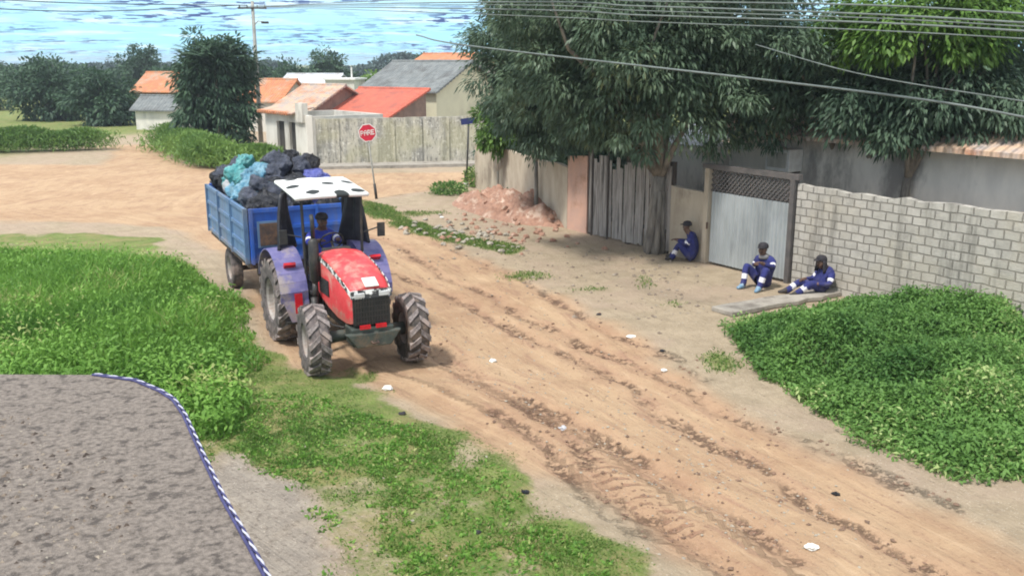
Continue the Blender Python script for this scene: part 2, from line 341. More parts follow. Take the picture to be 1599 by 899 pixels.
def spotmat():                                # white cloth printed with dark blotches
    m, t, b = nodes('white_cloth_dark_spots'); v = objco(t)
    vo = t.nodes.new('ShaderNodeTexVoronoi'); vo.inputs['Scale'].default_value = 1.9; vo.voronoi_dimensions = '2D'; vo.inputs['Randomness'].default_value = .55
    n = t.nodes.new('ShaderNodeTexNoise'); n.inputs['Scale'].default_value = 4; lk(t, v, n.inputs[0])
    mm = t.nodes.new('ShaderNodeMix'); mm.data_type = 'RGBA'; mm.blend_type = 'ADD'; mm.inputs['Factor'].default_value = .12; lk(t, v, mm.inputs['A']); lk(t, n.outputs['Color'], mm.inputs['B'])
    lk(t, mm.outputs['Result'], vo.inputs['Vector'])
    c = mix(t, mapr(t, vo.outputs['Distance'], .19, .25), (.02, .025, .025), (.78, .79, .77))
    lk(t, c, b.inputs['Base Color']); b.inputs['Roughness'].default_value = .7
    return m
M['canvas'] = spotmat()
def bandmat():
    m, t, b = nodes('black_white_band'); v = objco(t)
    c = mix(t, mapr(t, noise(t, v, 8, 4, .7), .49, .55), (.03, .03, .03), (.74, .74, .72))
    lk(t, c, b.inputs['Base Color']); b.inputs['Roughness'].default_value = .5
    return m
M['band'] = bandmat()

def groundmat():
    m, t, b = nodes('ground_cover')
    pos = t.nodes.new('ShaderNodeNewGeometry').outputs['Position']
    at = lambda n: [t.nodes.new('ShaderNodeAttribute')][0]
    def att(n):
        a = t.nodes.new('ShaderNodeAttribute'); a.attribute_name = n; return a
    walk = att('walk').outputs['Fac']
    road, grass, st, tread, pale = att('road').outputs['Fac'], att('grass').outputs['Fac'], att('st').outputs['Vector'], att('tread').outputs['Fac'], att('pale').outputs['Fac']
    mp = t.nodes.new('ShaderNodeMapping'); mp.inputs['Scale'].default_value = (.75, 5.5, 1); lk(t, st, mp.inputs[0]); stv = mp.outputs[0]
    fine = noise(t, pos, 14, 8, .72); mid = noise(t, pos, 2.3, 6, .65); big = noise(t, pos, .45, 4, .6); spk = noise(t, pos, 42, 3, .6)
    lane = noise(t, stv, 1.0, 7, .68, .3)
    # dirt of the road
    c = mix(t, mapr(t, mid, .35, .65), (.45, .305, .19), (.385, .25, .155))
    c = mix(t, math2(t, 'MULTIPLY', mapr(t, big, .42, .6), .6), c, (.50, .355, .225))
    c = mix(t, mapr(t, lane, .50, .72), c, (.345, .215, .145))
    c = mix(t, math2(t, 'MULTIPLY', mapr(t, lane, .46, .30), .5), c, (.60, .435, .29))
    clod = math2(t, 'MULTIPLY', mapr(t, fine, .54, .66), mapr(t, lane, .42, .58))
    c = mix(t, math2(t, 'MULTIPLY', clod, .75), c, (.22, .125, .085))
    rd = att('rutd').outputs['Fac']; nr = noise(t, pos, 8, 7, .75)
    line = math2(t, 'MULTIPLY', math2(t, 'MULTIPLY', mapr(t, rd, .17, .02), mapr(t, nr, .47, .60)), mapr(t, noise(t, pos, .75, 3), .42, .58, .12, 1))
    c = mix(t, math2(t, 'MULTIPLY', mapr(t, rd, .40, .05), .25), c, (.40, .225, .155))
    c = mix(t, math2(t, 'MULTIPLY', line, .7), c, (.21, .125, .09))
    # tread print
    sx = t.nodes.new('ShaderNodeSeparateXYZ'); lk(t, st, sx.inputs[0])
    ph = math2(t, 'ADD', math2(t, 'MULTIPLY', sx.outputs[0], 34.0), math2(t, 'MULTIPLY', math2(t, 'ABSOLUTE', sx.outputs[2], 0), 13.0))
    sn = mapr(t, math2(t, 'SINE', ph, 0), -.1, .6)
    trf = math2(t, 'MULTIPLY', math2(t, 'MULTIPLY', tread, sn), mapr(t, noise(t, pos, 5.5, 5, .7), .46, .56))
    c = mix(t, math2(t, 'MULTIPLY', trf, .55), c, (.24, .12, .085))
    # pale packed dirt of the roadside
    p = mix(t, mapr(t, mid, .35, .65), (.405, .325, .23), (.325, .26, .18))
    p = mix(t, math2(t, 'MULTIPLY', mapr(t, fine, .55, .68), .7), p, (.20, .155, .11))
    p = mix(t, math2(t, 'MULTIPLY', mapr(t, big, .45, .6), .5), p, (.40, .30, .23))
    p = mix(t, math2(t, 'MULTIPLY', mapr(t, spk, .60, .70), .7), p, (.60, .54, .45))
    # mossy turf
    g = mix(t, mapr(t, mid, .35, .65), (.19, .24, .07), (.125, .175, .045))
    g = mix(t, math2(t, 'MULTIPLY', mapr(t, fine, .5, .66), .7), g, (.25, .215, .11))
    g = mix(t, math2(t, 'MULTIPLY', mapr(t, noise(t, pos, 1.1, 5, .65), .48, .60), .6), g, (.28, .235, .11))
    q = mix(t, road, p, c)
    wk = mix(t, mapr(t, mid, .35, .65), (.36, .315, .265), (.27, .235, .20)); wk = mix(t, math2(t, 'MULTIPLY', mapr(t, fine, .5, .64), .8), wk, (.17, .14, .115)); wk = mix(t, mapr(t, spk, .6, .7, 0, .7), wk, (.52, .48, .42))
    q = mix(t, walk, q, wk)
    q = mix(t, mapr(t, math2(t, 'ADD', grass, math2(t, 'MULTIPLY', math2(t, 'SUBTRACT', fine, .5), .9)), .3, .7), q, g)
    q = mix(t, math2(t, 'MULTIPLY', mapr(t, spk, .62, .72), .45), q, (.60, .50, .39))
    lk(t, q, b.inputs['Base Color']); b.inputs['Roughness'].default_value = .95; b.inputs['Specular IOR Level'].default_value = .2
    h = math2(t, 'ADD', math2(t, 'ADD', math2(t, 'ADD', fine, math2(t, 'MULTIPLY', lane, 1.4)), math2(t, 'MULTIPLY', trf, -.6)), math2(t, 'MULTIPLY', line, -1.6))
    bump(t, b, h, .9, .05)
    return m
M['ground'] = groundmat()

# ---------------------------------------------------------------- the ground, one fine sheet cut into named surfaces
def poly(px): return np.array([G(*p).xy[:] for p in px])
def sdist(X, Y, P):                          # signed distance, positive inside
    d = np.full(X.shape, 1e9); ins = np.zeros(X.shape, bool); n = len(P)
    for i in range(n):
        (x0, y0), (x1, y1) = P[i], P[(i + 1) % n]
        ex, ey = x1 - x0, y1 - y0; t = np.clip(((X - x0) * ex + (Y - y0) * ey) / (ex * ex + ey * ey + 1e-12), 0, 1)
        d = np.minimum(d, np.hypot(X - x0 - t * ex, Y - y0 - t * ey))
        c = ((y0 > Y) != (y1 > Y)); xs = x0 + (Y - y0) * ex / (ey if abs(ey) > 1e-12 else 1e-12)
        ins ^= c & (X < xs)
    return np.where(ins, d, -d)
def sm(a, lo, hi): t = np.clip((a - lo) / (hi - lo), 0, 1); return t * t * (3 - 2 * t)
LEFT = [(1230, 1010), (1100, 899), (960, 812), (830, 742), (700, 668), (560, 596), (470, 585), (420, 540), (395, 480), (372, 425), (335, 392), (253, 352), (100, 325)]
RIGHT = [(1700, 930), (1500, 815), (1345, 735), (1200, 652), (1060, 570), (930, 492), (800, 425), (690, 372), (610, 335), (560, 308)]
P_ROAD = poly(LEFT[:12] + [(253, 325), (400, 315)] + RIGHT[::-1])
P_CROSS = poly([(-700, 262), (0, 256), (255, 256), (410, 264), (500, 270), (735, 268), (800, 268), (800, 283), (735, 289), (650, 302), (560, 316), (400, 330), (253, 352), (0, 345), (-700, 340)])
P_PATH = poly([(160, 256), (190, 225), (235, 225), (262, 240), (300, 264), (255, 268)])
P_VERGE = poly([(440, 575), (560, 590), (700, 665), (830, 745), (960, 812), (1010, 860), (1060, 930), (500, 1000), (-200, 1000), (-800, 700), (-800, 420), (100, 360), (253, 375), (372, 440), (410, 540)])
P_STRIP = poly([(552, 306), (600, 318), (660, 345), (760, 372), (825, 388), (800, 400), (720, 388), (640, 362), (570, 330)])
P_WALK = poly([(325, 700), (400, 705), (440, 745), (485, 800), (500, 899), (520, 1000), (300, 1000)])
P_LW = poly([(-500, 395), (120, 395), (255, 405), (330, 425), (385, 480), (398, 545), (405, 610), (385, 690), (320, 702), (250, 650), (100, 640), (-500, 900)])
P_RW = poly([(1133, 518), (1182, 506), (1326, 476), (1420, 478), (1650, 520), (1700, 760), (1480, 740), (1345, 678), (1250, 628), (1180, 578)])
gx = np.concatenate([-np.geomspace(800, 22.5, 26), np.arange(-22, 15.01, .09), np.geomspace(15.6, 800, 26)])
ys = [1.0]
while ys[-1] < 62: ys.append(ys[-1] + max(.06, ys[-1] * .0052))
gy = np.concatenate([[-60, -25, -8, -2], np.array(ys), np.geomspace(63, 1500, 28)])
X, Y = np.meshgrid(gx, gy)
wob = (fbm(X, Y, .9, 4, 3) - .5) * 1.1
road = sm(sdist(X, Y, P_ROAD) + wob * .8, -.25, .35)
cross = sm(sdist(X, Y, P_CROSS) + wob * .9, -.3, .4)
path = sm(sdist(X, Y, P_PATH) + wob, -.5, .5)
patch = fbm(X, Y, .55, 4, 11)
verge = sm(sdist(X, Y, P_VERGE) + wob * 1.2, -.3, .5) * (.50 + .50 * sm(patch * .6 + fbm(X, Y, 1.7, 4, 12) * .4, .36, .52))
strip = sm(sdist(X, Y, P_STRIP) + wob * .8, -.25, .4) * .9
bits = np.zeros_like(X)
for (px, py, rx, ry) in [(855, 430, 1.2, .8), (1010, 440, .55, 1.3), (1055, 475, .6, 1.2), (740, 300, 2.4, 1.3), (690, 303, 1.6, 1.0), (1120, 555, .5, 1.4), (930, 450, .8, .5), (650, 335, 1.4, 1.2)]:
    p = G(px, py); bits = np.maximum(bits, sm(1.3 - np.hypot((X - p.x) / rx, (Y - p.y) / ry) + wob * 1.6, 0, 1.4) * .62)
far = sm(Y, 60, 75) + sm(-X, 22, 30)
grass = np.clip(np.maximum.reduce([verge, strip, bits, np.clip(far, 0, 1) * .8]) * (1 - np.maximum(cross, path)), 0, 1)
walk = sm(sdist(X, Y, P_WALK) + (fbm(X, Y, 1.6, 4, 17) - .5) * 1.0, -.2, .3); grass *= 1 - walk
roadm = np.maximum.reduce([road, cross, path])
# coordinates along and across the road
le, re_ = poly(LEFT), poly(RIGHT)
lx = np.interp(Y, le[:, 1], le[:, 0]); rx = np.interp(Y, re_[:, 1], re_[:, 0])
fr = (X - lx) / np.maximum(rx - lx, .5); tm = fr * 4.6; smm = Y * 1.12
tread = np.zeros_like(X)
def trackc(pts):                              # a wheel print laid along pts
    P = np.array([G(*p).xy[:] for p in pts]); return P
TRK = [trackc([(905, 700), (960, 745), (1010, 785), (1075, 835)]), trackc([(590, 560), (700, 590), (800, 640), (900, 697)]), trackc([(1050, 800), (1120, 850), (1230, 930)])]
RUT = [[(600, 372), (700, 430), (800, 478), (900, 530), (1000, 575), (1180, 655), (1345, 725), (1500, 790)], [(560, 400), (720, 470), (870, 545), (1010, 620), (1150, 700), (1245, 770), (1345, 830), (1500, 920)],
       [(690, 540), (800, 625), (905, 700), (960, 745), (1010, 785), (1075, 835), (1150, 890), (1230, 950)], [(640, 520), (750, 590), (880, 650), (1000, 715), (1130, 790), (1240, 870)], [(660, 360), (780, 420), (930, 500), (1100, 590)], [(380, 345), (470, 372), (560, 400)], [(330, 330), (480, 345), (600, 372)], [(760, 640), (850, 700), (960, 790), (1060, 860)]]
rutd = np.full(X.shape, 9.0); wl2 = (fbm(X, Y, .8, 3, 71) - .5) * .7 + (fbm(X, Y, 3, 2, 72) - .5) * .22
for P in [trackc(p) for p in RUT]:
    for i in range(len(P) - 1):
        (x0, y0), (x1, y1) = P[i], P[i + 1]; ex, ey = x1 - x0, y1 - y0; t = np.clip(((X + wl2 - x0) * ex + (Y - y0) * ey) / (ex * ex + ey * ey), 0, 1)
        rutd = np.minimum(rutd, np.hypot(X + wl2 - x0 - t * ex, Y - y0 - t * ey))
acr = np.full(X.shape, 9.0)
for k, P in enumerate(TRK):
    for i in range(len(P) - 1):
        (x0, y0), (x1, y1) = P[i], P[i + 1]; ex, ey = x1 - x0, y1 - y0; L = math.hypot(ex, ey)
        t = ((X - x0) * ex + (Y - y0) * ey) / L / L; d = ((X - x0) * ey - (Y - y0) * ex) / L
        ok = (t >= -.02) & (t <= 1.02) & (np.abs(d) < .34); acr = np.where(ok, d, acr)
        tread = np.where(ok, np.maximum(tread, sm(.30 - np.abs(d), 0, .12) * (.9, 0, 0)[k]), tread)
Z = (fbm(X, Y, 1.7, 4, 5) - .5) * .05 + (fbm(X, Y, .25, 2, 6) - .5) * .08 * sm(Y, 4, 12)
rut = sum(a * np.exp(-((fr - c - (fbm(X * 0, Y, .3, 2, 40 + i) - .5) * .10) / wd) ** 2) for i, (c, wd, a) in enumerate([(.14, .05, -.05), (.22, .03, .03), (.36, .05, -.04), (.52, .05, .03), (.66, .05, -.05), (.80, .05, -.045), (.88, .03, .03)]))
Z += (-.045 * np.exp(-(rutd / .10) ** 2) + .026 * np.exp(-((rutd - .27) / .09) ** 2)) * road * (.4 + fbm(X, Y, .9, 3, 73))
Z += rut * road * .6 + (fbm(smm * .5, tm * 3, 1.2, 4, 9) - .5) * .05 * road - .03 * roadm
Z += grass * .02
Z = np.where((Y > 58) | (np.abs(X + 4) > 20), Z * .3, Z)
def zat(x, y):
    j = int(np.argmin(np.abs(gy - y))); i = int(np.argmin(np.abs(gx - x))); return float(Z[j, i])
H_, W_ = X.shape
idx = np.arange(H_ * W_).reshape(H_, W_)
quads = np.stack([idx[:-1, :-1], idx[:-1, 1:], idx[1:, 1:], idx[1:, :-1]], -1).reshape(-1, 4)
def fmean(a): return (a[:-1, :-1] + a[1:, 1:]).ravel() / 2
f_road, f_cross, f_walk = fmean(road) > .5, fmean(np.maximum(cross, path)) > .5, fmean(walk) > .5
def sheet(name, sel):
    q = quads[sel]; used, inv = np.unique(q, return_inverse=True); q = inv.reshape(-1, 4)
    me = bpy.data.meshes.new(name); me.vertices.add(len(used)); me.loops.add(q.size); me.polygons.add(len(q))
    co = np.stack([X.ravel()[used], Y.ravel()[used], Z.ravel()[used]], 1)
    me.vertices.foreach_set('co', co.ravel()); me.loops.foreach_set('vertex_index', q.ravel().astype(np.int32))
    me.polygons.foreach_set('loop_start', np.arange(0, q.size, 4, dtype=np.int32)); me.polygons.foreach_set('use_smooth', np.ones(len(q), bool))
    me.update(calc_edges=True)
    for n, a in (('road', roadm), ('grass', grass), ('tread', tread), ('rutd', rutd), ('pale', patch), ('walk', walk)):
        at = me.attributes.new(n, 'FLOAT', 'POINT'); at.data.foreach_set('value', a.ravel()[used].astype(np.float32))
    at = me.attributes.new('st', 'FLOAT_VECTOR', 'POINT')
    at.data.foreach_set('vector', np.stack([smm.ravel()[used], tm.ravel()[used], acr.ravel()[used]], 1).astype(np.float32).ravel())
    me.materials.append(M['ground']); o = bpy.data.objects.new(name, me); col.objects.link(o); return tag(o, kind='structure')
sheet('dirt_road', f_road & ~f_cross); sheet('cross_street', f_cross); sheet('concrete_path', f_walk & ~f_road & ~f_cross); sheet('ground', ~f_road & ~f_cross & ~f_walk)

# the strip in front of the long wall
a, b = G(478, 266), G(800, 259); n = (b - a).cross(Vector((0, 0, 1))).normalized()
mb = MB(); mb.prism([a - n * .1 + Vector((0, 0, -.1)), b - n * .1 + Vector((0, 0, -.1)), b - n * 1.5 + Vector((0, 0, -.1)), a - n * 1.5 + Vector((0, 0, -.1))], (0, 0, .24))
tag(mb.build('pavement', M['conc']), kind='structure')

# ---------------------------------------------------------------- leaf clouds
def leafcloud(name, P, D, S, L, Wd, mat, parent=None, tint=None, droop=.25):
    P, D, S = np.asarray(P), np.asarray(D), np.asarray(S); N = len(P); L = np.broadcast_to(L, N)[:, None]; Wd = np.broadcast_to(Wd, N)[:, None]
    D = D / np.linalg.norm(D, axis=1, keepdims=True); S = np.cross(D, S); S /= np.linalg.norm(S, axis=1, keepdims=True) + 1e-9
    down = np.array([[0, 0, -1.0]])
    mid = P + D * L * .45; V = np.stack([P, mid + S * Wd * .5, mid - S * Wd * .5, P + D * L + down * L * droop], 1).reshape(-1, 3)
    q = (np.arange(N)[:, None] * 4 + np.array([[0, 1, 3, 2]])).astype(np.int32)
    me = bpy.data.meshes.new(name); me.vertices.add(4 * N); me.loops.add(4 * N); me.polygons.add(N)
    me.vertices.foreach_set('co', V.ravel().astype(np.float32)); me.loops.foreach_set('vertex_index', q.ravel())
    me.polygons.foreach_set('loop_start', np.arange(0, 4 * N, 4, dtype=np.int32)); me.update(calc_edges=True)
    t = rng.random(N) if tint is None else np.clip(tint, 0, 1)
    at = me.attributes.new('tint', 'FLOAT', 'POINT'); at.data.foreach_set('value', np.repeat(t, 4).astype(np.float32))
    me.materials.append(mat); o = bpy.data.objects.new(name, me); col.objects.link(o)
    if parent: o.parent = parent
    return o
def unit(n):
    v = rng.normal(size=(n, 3)); return v / np.linalg.norm(v, axis=1, keepdims=True)

def tree(name, label, base, crowns, nclump, per, ll, lw, mat, bark, tr=.2, droop=.45, group=None, clump_r=.5, limbs=9, fork=.4, cat='tree', spiky=False, lean=(0, 0)):
    base = Vector(base); t = thing(name, label, cat, base, 0, group)
    cs = []
    wts = np.array([c[1][0] * c[1][1] + c[1][0] * c[1][2] for c in crowns]); wts = wts / wts.sum()
    for (c, r), wgt in zip(crowns, wts):
        n = int(nclump * wgt); d = unit(n); rad = rng.random(n) ** .42
        rad *= .72 + .5 * np.array([mnoise.noise(Vector(x * 1.7 + np.array(c))) for x in d]) + .28
        cs.append(np.array(c) + d * np.minimum(rad, 1.18)[:, None] * np.array(r))
    C = np.concatenate(cs); cen = np.average([c for c, r in crowns], axis=0, weights=wts)
    CL = C - np.array(base)
    csz = clump_r * (.6 + .8 * rng.random(len(C))); ct = rng.random(len(C)) * .7
    k = np.repeat(np.arange(len(C)), per); d = unit(len(k)); rr = rng.random(len(k)) ** .5
    P = CL[k] + d * (rr * csz[k])[:, None] * np.array([1, 1, .75])
    out = (C - cen)[k]; out = out / (np.linalg.norm(out, axis=1, keepdims=True) + 1e-6)
    D = d * .8 + out * .5 + unit(len(k)) * .4 + np.array([0, 0, -droop])
    leafcloud('crown', P, D, unit(len(k)) * .6 + np.array([0, 0, 1.0]), ll * (.7 + .6 * rng.random(len(k))), lw * (.7 + .6 * rng.random(len(k))), mat, t, ct[k] + .32 * rng.random(len(k)), droop=.2)
    mb = MB(); top = Vector(cen) - base
    kn = Vector((lean[0], lean[1], top.z * fork))
    mb.tube([Vector((0, 0, -.1)), Vector((0, 0, .12)), kn * .5 + Vector((rng.normal() * .04, rng.normal() * .04, 0)), kn], [tr * 1.5, tr * 1.12, tr * .95, tr * .85], 10)
    if tr > .185:                                # fluted bole with root flare
        for i in range(7):
            an = i * .9 + .3; dv = Vector((math.cos(an), math.sin(an), 0)); k2 = random.uniform(.5, .95)
            mb.tube([dv * tr * 2.1 * k2 + Vector((0, 0, -.1)), dv * tr * 1.25 + Vector((0, 0, .25 * k2)), dv * tr * .8 + kn * .35, dv * tr * .6 + kn * .75 + Vector((0, 0, .1))], [tr * .30, tr * .42, tr * .38, tr * .3], 8)
    order = rng.permutation(len(CL))[:limbs]
    for i in order:
        e = Vector(CL[i]); m1 = kn.lerp(e, .35) + Vector((rng.normal() * .15, rng.normal() * .15, abs(e.z - kn.z) * .12)); m2 = kn.lerp(e, .7) + Vector((rng.normal() * .2, rng.normal() * .2, .1))
        mb.tube([kn * .97, m1, m2, e], [tr * .55, tr * .4, tr * .24, tr * .08], 7)
    mb.build('trunk', bark, t, True)
    return t

# big mango by the boundary and its neighbours
tree('mango_tree', 'huge dark mango tree with thick grey trunk growing in front of the board fence', (3.72, 23.75, 0),
     [((2.3, 22.7, 5.5), (2.9, 2.4, 2.9)), ((4.9, 22.6, 5.6), (2.7, 2.3, 2.6)), ((3.6, 25.6, 6.3), (3.2, 2.2, 2.2)), ((3.6, 22.0, 4.5), (1.1, 1.0, 1.0)), ((2.2, 24.0, 3.5), (1.3, 1.0, .85)), ((5.4, 22.6, 4.0), (1.3, .9, .8))], 980, 108, .165, .052, M['mango'], M['bark'], .19, .5, clump_r=.44, limbs=14, fork=.36, lean=(.05, -.1))
tree('mango_tree', 'drooping dark leafy tree over the low plaster wall, left of the big mango', (.75, 29.2, 0),
     [((.95, 27.6, 5.3), (2.2, 2.0, 2.4)), ((.55, 27.9, 3.9), (1.5, 1.4, 1.6)), ((1.9, 26.9, 3.5), (1.0, .9, 1.2)), ((.9, 27.6, 2.9), (.8, .8, .8))], 480, 108, .17, .054, M['mango2'], M['bark'], .07, .6, clump_r=.46, limbs=9)
tree('mango_tree', 'very dark shade tree overhanging the grey house behind the block wall', (8.4, 23.4, 0),
     [((7.6, 22.4, 4.5), (2.2, 1.8, 1.55)), ((10.2, 21.6, 4.7), (2.3, 2.0, 1.8)), ((8.4, 20.6, 3.75), (1.7, 1.0, .75)), ((10.6, 19.6, 3.8), (1.7, 1.0, .8))], 540, 100, .17, .054, M['mango2'], M['bark'], .18, .55, clump_r=.46, limbs=8)
tree('shade_tree', 'bright yellow-green sunlit tree over the block wall at upper right', (8.9, 20.9, 0),
     [((7.5, 20.2, 5.5), (.95, .9, .75)), ((9.3, 19.9, 5.8), (1.3, 1.1, 1.0))], 150, 70, .17, .07, M['lime'], M['bark'], .11, .4, clump_r=.38, limbs=8)
tree('sapling', 'small lime-green sapling on a thin stem at the low plaster wall corner', (-.5, 33.2, 0),
     [((-.55, 33.0, 2.6), (.62, .7, .95))], 60, 45, .2, .08, M['lime'], M['palebark'], .045, .5, clump_r=.3, limbs=5, cat='sapling')
# left of the crossing
tree('broad_tree', 'tall dark dense tree at the street corner, feathery at its top', (-16.6, 53.5, 0),
     [((-16.7, 53, 2.6), (2.1, 1.9, 2.5)), ((-16.4, 53, 4.6), (1.9, 1.8, 1.6))], 330, 55, .36, .12, M['fartree'], M['palebark'], .16, .5, clump_r=.5, limbs=8)
tp = thing('palm_tree', 'small feathery palm poking out above the dense corner tree', 'palm', (-16.3, 52.2, 0))
MB().tube([(0, 0, -.1), (.05, 0, 2.5), (0, 0, 4.9)], [.12, .1, .08], 8).build('trunk', M['palebark'], tp, True)
PP, DD = [], []
for k in range(17):
    an = k * 2.4; up = .35 + .9 * random.random(); ln = 1.9 + .6 * random.random(); d0 = Vector((math.cos(an), math.sin(an), up)).normalized()
    for s in np.linspace(.12, 1, 26):
        p = Vector((0, 0, 4.85)) + d0 * ln * s + Vector((0, 0, -.45 * s * s))
        sd = d0.cross(Vector((0, 0, 1))).normalized()
        for sg in (-1, 1): PP.append(p[:]); DD.append((sd * sg + d0 * .7 + Vector((0, 0, -.2)))[:])
leafcloud('crown', PP, DD, np.array([[0, 0, 1.0]] * len(PP)) + unit(len(PP)) * .2, .42, .07, M['fartree'], tp)

# far woods: a mass, plus trees one can tell apart
def mass(name, pts, mat, h, n, ll, lw, kind='stuff', label=None, cat=None, w_=3.0, up=.3):
    P = []; pts = [Vector(p) for p in pts]
    seg = [(pts[i], pts[i + 1]) for i in range(len(pts) - 1)]; tot = sum((b - a).length for a, b in seg)
    for a, b in seg:
        m = int(n * (b - a).length / tot); t = rng.random(m)[:, None]; q = np.array(a)[None] * (1 - t) + np.array(b)[None] * t
        hh = h * (.18 + 1.35 * fbm(q[:, 0], q[:, 1], .11 if up < 1 else .35, 3, 21) ** 1.25); z = rng.random(m) ** .7 * hh
        wd = w_ * np.sqrt(np.clip(1 - (z / (hh + .01)) ** 2, 0, 1))
        q[:, 0] += rng.normal(size=m) * wd * .45; q[:, 1] += rng.normal(size=m) * wd * .45; q[:, 2] = z; P.append(q)
    P = np.concatenate(P); D = unit(len(P)) + np.array([0, 0, up])
    o = leafcloud(name, P, D, unit(len(P)) + np.array([0, 0, .8]), ll, lw, mat, tint=np.clip(fbm(P[:, 0] + P[:, 2], P[:, 1], .6, 3, 4) * 1.2 - .2 + .3 * (rng.random(len(P)) - .5), 0, 1))
    return tag(o, label, cat, kind=kind)
mass('distant_woods', [(-190, 230, 0), (-90, 250, 0), (-20, 240, 0), (60, 250, 0), (190, 230, 0)], M['hazeleaf'], 6.0, 60000, 1.2, .7, label='bluish green line of distant woods along the horizon', cat='woods', w_=7)
mass('distant_woods', [(-110, 130, 0), (-60, 135, 0), (-22, 128, 0), (10, 132, 0)], M['fartree'], 4.7, 34000, .75, .45, label='dark green belt of woods just beyond the far roofs', cat='woods', w_=4)
for (px, Yd, h, r, lab) in [(510, 118, 6.2, 2.6, 'tall round-crowned dark tree above the white far buildings'), (668, 112, 5.6, 2.4, 'flat-crowned dark tree behind the tiled roof ridge of the cream house'), (455, 96, 4.4, 2.3, 'mid-green tree behind the far orange tiled roof'),
                            (632, 84, 4.1, 2.4, 'bushy green tree left of the grey roof'), (265, 92, 4.6, 2.4, 'bluish tree at far left beyond the brick hut'), (585, 92, 3.6, 1.5, 'light green low tree between the red and grey roofs'), (60, 80, 5.5, 3.0, 'broad tree beyond the left stretch of the cross street'), (-60, 96, 6, 3.2, 'dark tree at the far end of the cross street'), (150, 74, 4.2, 2.2, 'squat tree just left of the brick hut roofs'), (215, 120, 6.6, 2.8, 'tallest far tree above the brick hut'), (345, 100, 5.2, 2.4, 'far tree peeping out right behind the dense corner tree'), (110, 110, 4.6, 2.6, 'low spreading tree on the far field edge')]:
    c = A(px, 100, Yd)
    tree('far_tree', lab, (c.x, Yd, 0), [((c.x, Yd, h - r * .85), (r, r, r * .85)), ((c.x + r * .5, Yd - .5, h - r * 1.4), (r * .8, r * .8, r * .7))], 150, 40, .42, .2, M['fartree'] if 'green' not in lab or 'mid' in lab else M['hedge'] if 'light' in lab else M['fartree'], M['bark'], .16, .3, clump_r=.7, limbs=5)

# ---------------------------------------------------------------- houses beyond the crossing
def house(name, label, C, ang, Lr, half, he, hr, wall, roof, oh=.3, doors=(), cat='house', lean=False):
    """C: ground corner below the eave/gable corner; the ridge runs along local -X, the gable along local +Y"""
    t = thing(name, label, cat, (C[0], C[1], 0), ang)
    mb = MB(); w_ = half * 2
    mb.prism([(0, 0, 0), (0, half, 0), (0, half, hr), (0, 0, he)] if lean else [(0, 0, 0), (0, w_, 0), (0, w_, he), (0, half, hr), (0, 0, he)], (-Lr, 0, 0)); mb.build('wall', wall, t)
    th = .09; sl = (hr - he) / half
    for sg in ((0,) if lean else (0, 1)):
        e = (-oh, he - oh * sl) if sg == 0 else (w_ + oh, he - oh * sl); rdg = (half, hr)
        mb = MB(); ps = [(oh, e[0], e[1] + .02), (oh, rdg[0], rdg[1] + .02), (-Lr - oh, rdg[0], rdg[1] + .02), (-Lr - oh, e[0], e[1] + .02)]
        mb.prism(ps, (0, 0, th)); mb.build('roof', roof, t)
    mb = MB(); mb.tube([(oh, half, hr + th), (-Lr - oh, half, hr + th)], .09, 8); mb.build('ridge_cap', roof, t)
    n = max(4, int(half / .25)); mb = MB()
    for k in range(n):                        # tile ends seen along the rake
        s = (k + .5) / n; mb.tube([(oh + .03, -oh + (half + oh) * s, he - oh * sl + (hr - he + oh * sl) * s + .07), (oh - .35, -oh + (half + oh) * s, he - oh * sl + (hr - he + oh * sl) * s + .07)], .075, 6)
    mb.build('rake_tile', roof, t)
    for (face, s, z0, ww, hh, m) in doors:
        mb = MB()
        c = (-s, -.03, z0 + hh / 2) if face == 'e' else (.03, s, z0 + hh / 2); sz = (ww, .1, hh) if face == 'e' else (.1, ww, hh)
        mb.box(c, sz); mb.build('door' if z0 < .3 else 'window_infill', m, t)
    return t
c = A(682, 178, 54)
house('gabled_house', 'cream gabled house with dark grey corrugated roof behind the long wall', (c.x, 54), R(-37), 6, 3.0, 3.2, 4.75, M['cream'], M['fibro'])
c = A(603, 183, 49.5)
house('tiled_house', 'low house with a bright red clay tile roof rising over the long wall', (c.x, 49.5), R(-33), 4.6, 3.4, 1.95, 3.25, M['brownwall'], M['tile_red'], lean=True)
c = A(478, 172, 50.5)
house('tiled_house', 'small house with bleached patchy tile roof behind the white corner building', (c.x, 50.5), R(-30), 2.6, 3.0, 2.15, 3.45, M['brownwall'], M['tile_pale'])
c = A(436, 160, 66)
house('tiled_house', 'farther house with plain orange tile roof beside the dense corner tree', (c.x, 66), R(-20), 3.2, 2.0, 2.2, 3.5, M['whitewall'], M['tile_orange'])
c = A(690, 130, 66)
house('tiled_house', 'house with faded orange tile roof peeping over the grey roof', (c.x, 66), R(-37), 5, 4.0, 3.6, 5.3, M['whitewall'], M['tile_orange'])
c = A(285, 140, 84)
house('tiled_house', 'distant brick hut with orange roof at the far end of the path', (c.x, 84), R(-15), 5, 2.4, 2.3, 3.8, M['brownwall'], M['tile_orange'])
c = A(268, 160, 68)
house('brick_hut', 'small unpainted grey hut beyond the green hedge', (c.x, 68), R(-12), 3.0, 1.3, 1.5, 2.3, M['greywall'], M['fibro'])
c = A(520, 130, 80)
house('white_building', 'white building with pale sheet roof in front of the far trees', (c.x, 80), R(-8), 4.5, 2.0, 3.0, 3.7, M['whitewall'], M['whiteroof'])
c = A(553, 130, 76)
t = thing('flat_building', 'flat-topped white building with small water pipe, beside the pale sheet roof', 'building', (c.x, 76, 0), R(-8))
MB().box((-1.2, 1.5, 1.7), (2.4, 3, 3.4)).build('wall', M['whitewall'], t)
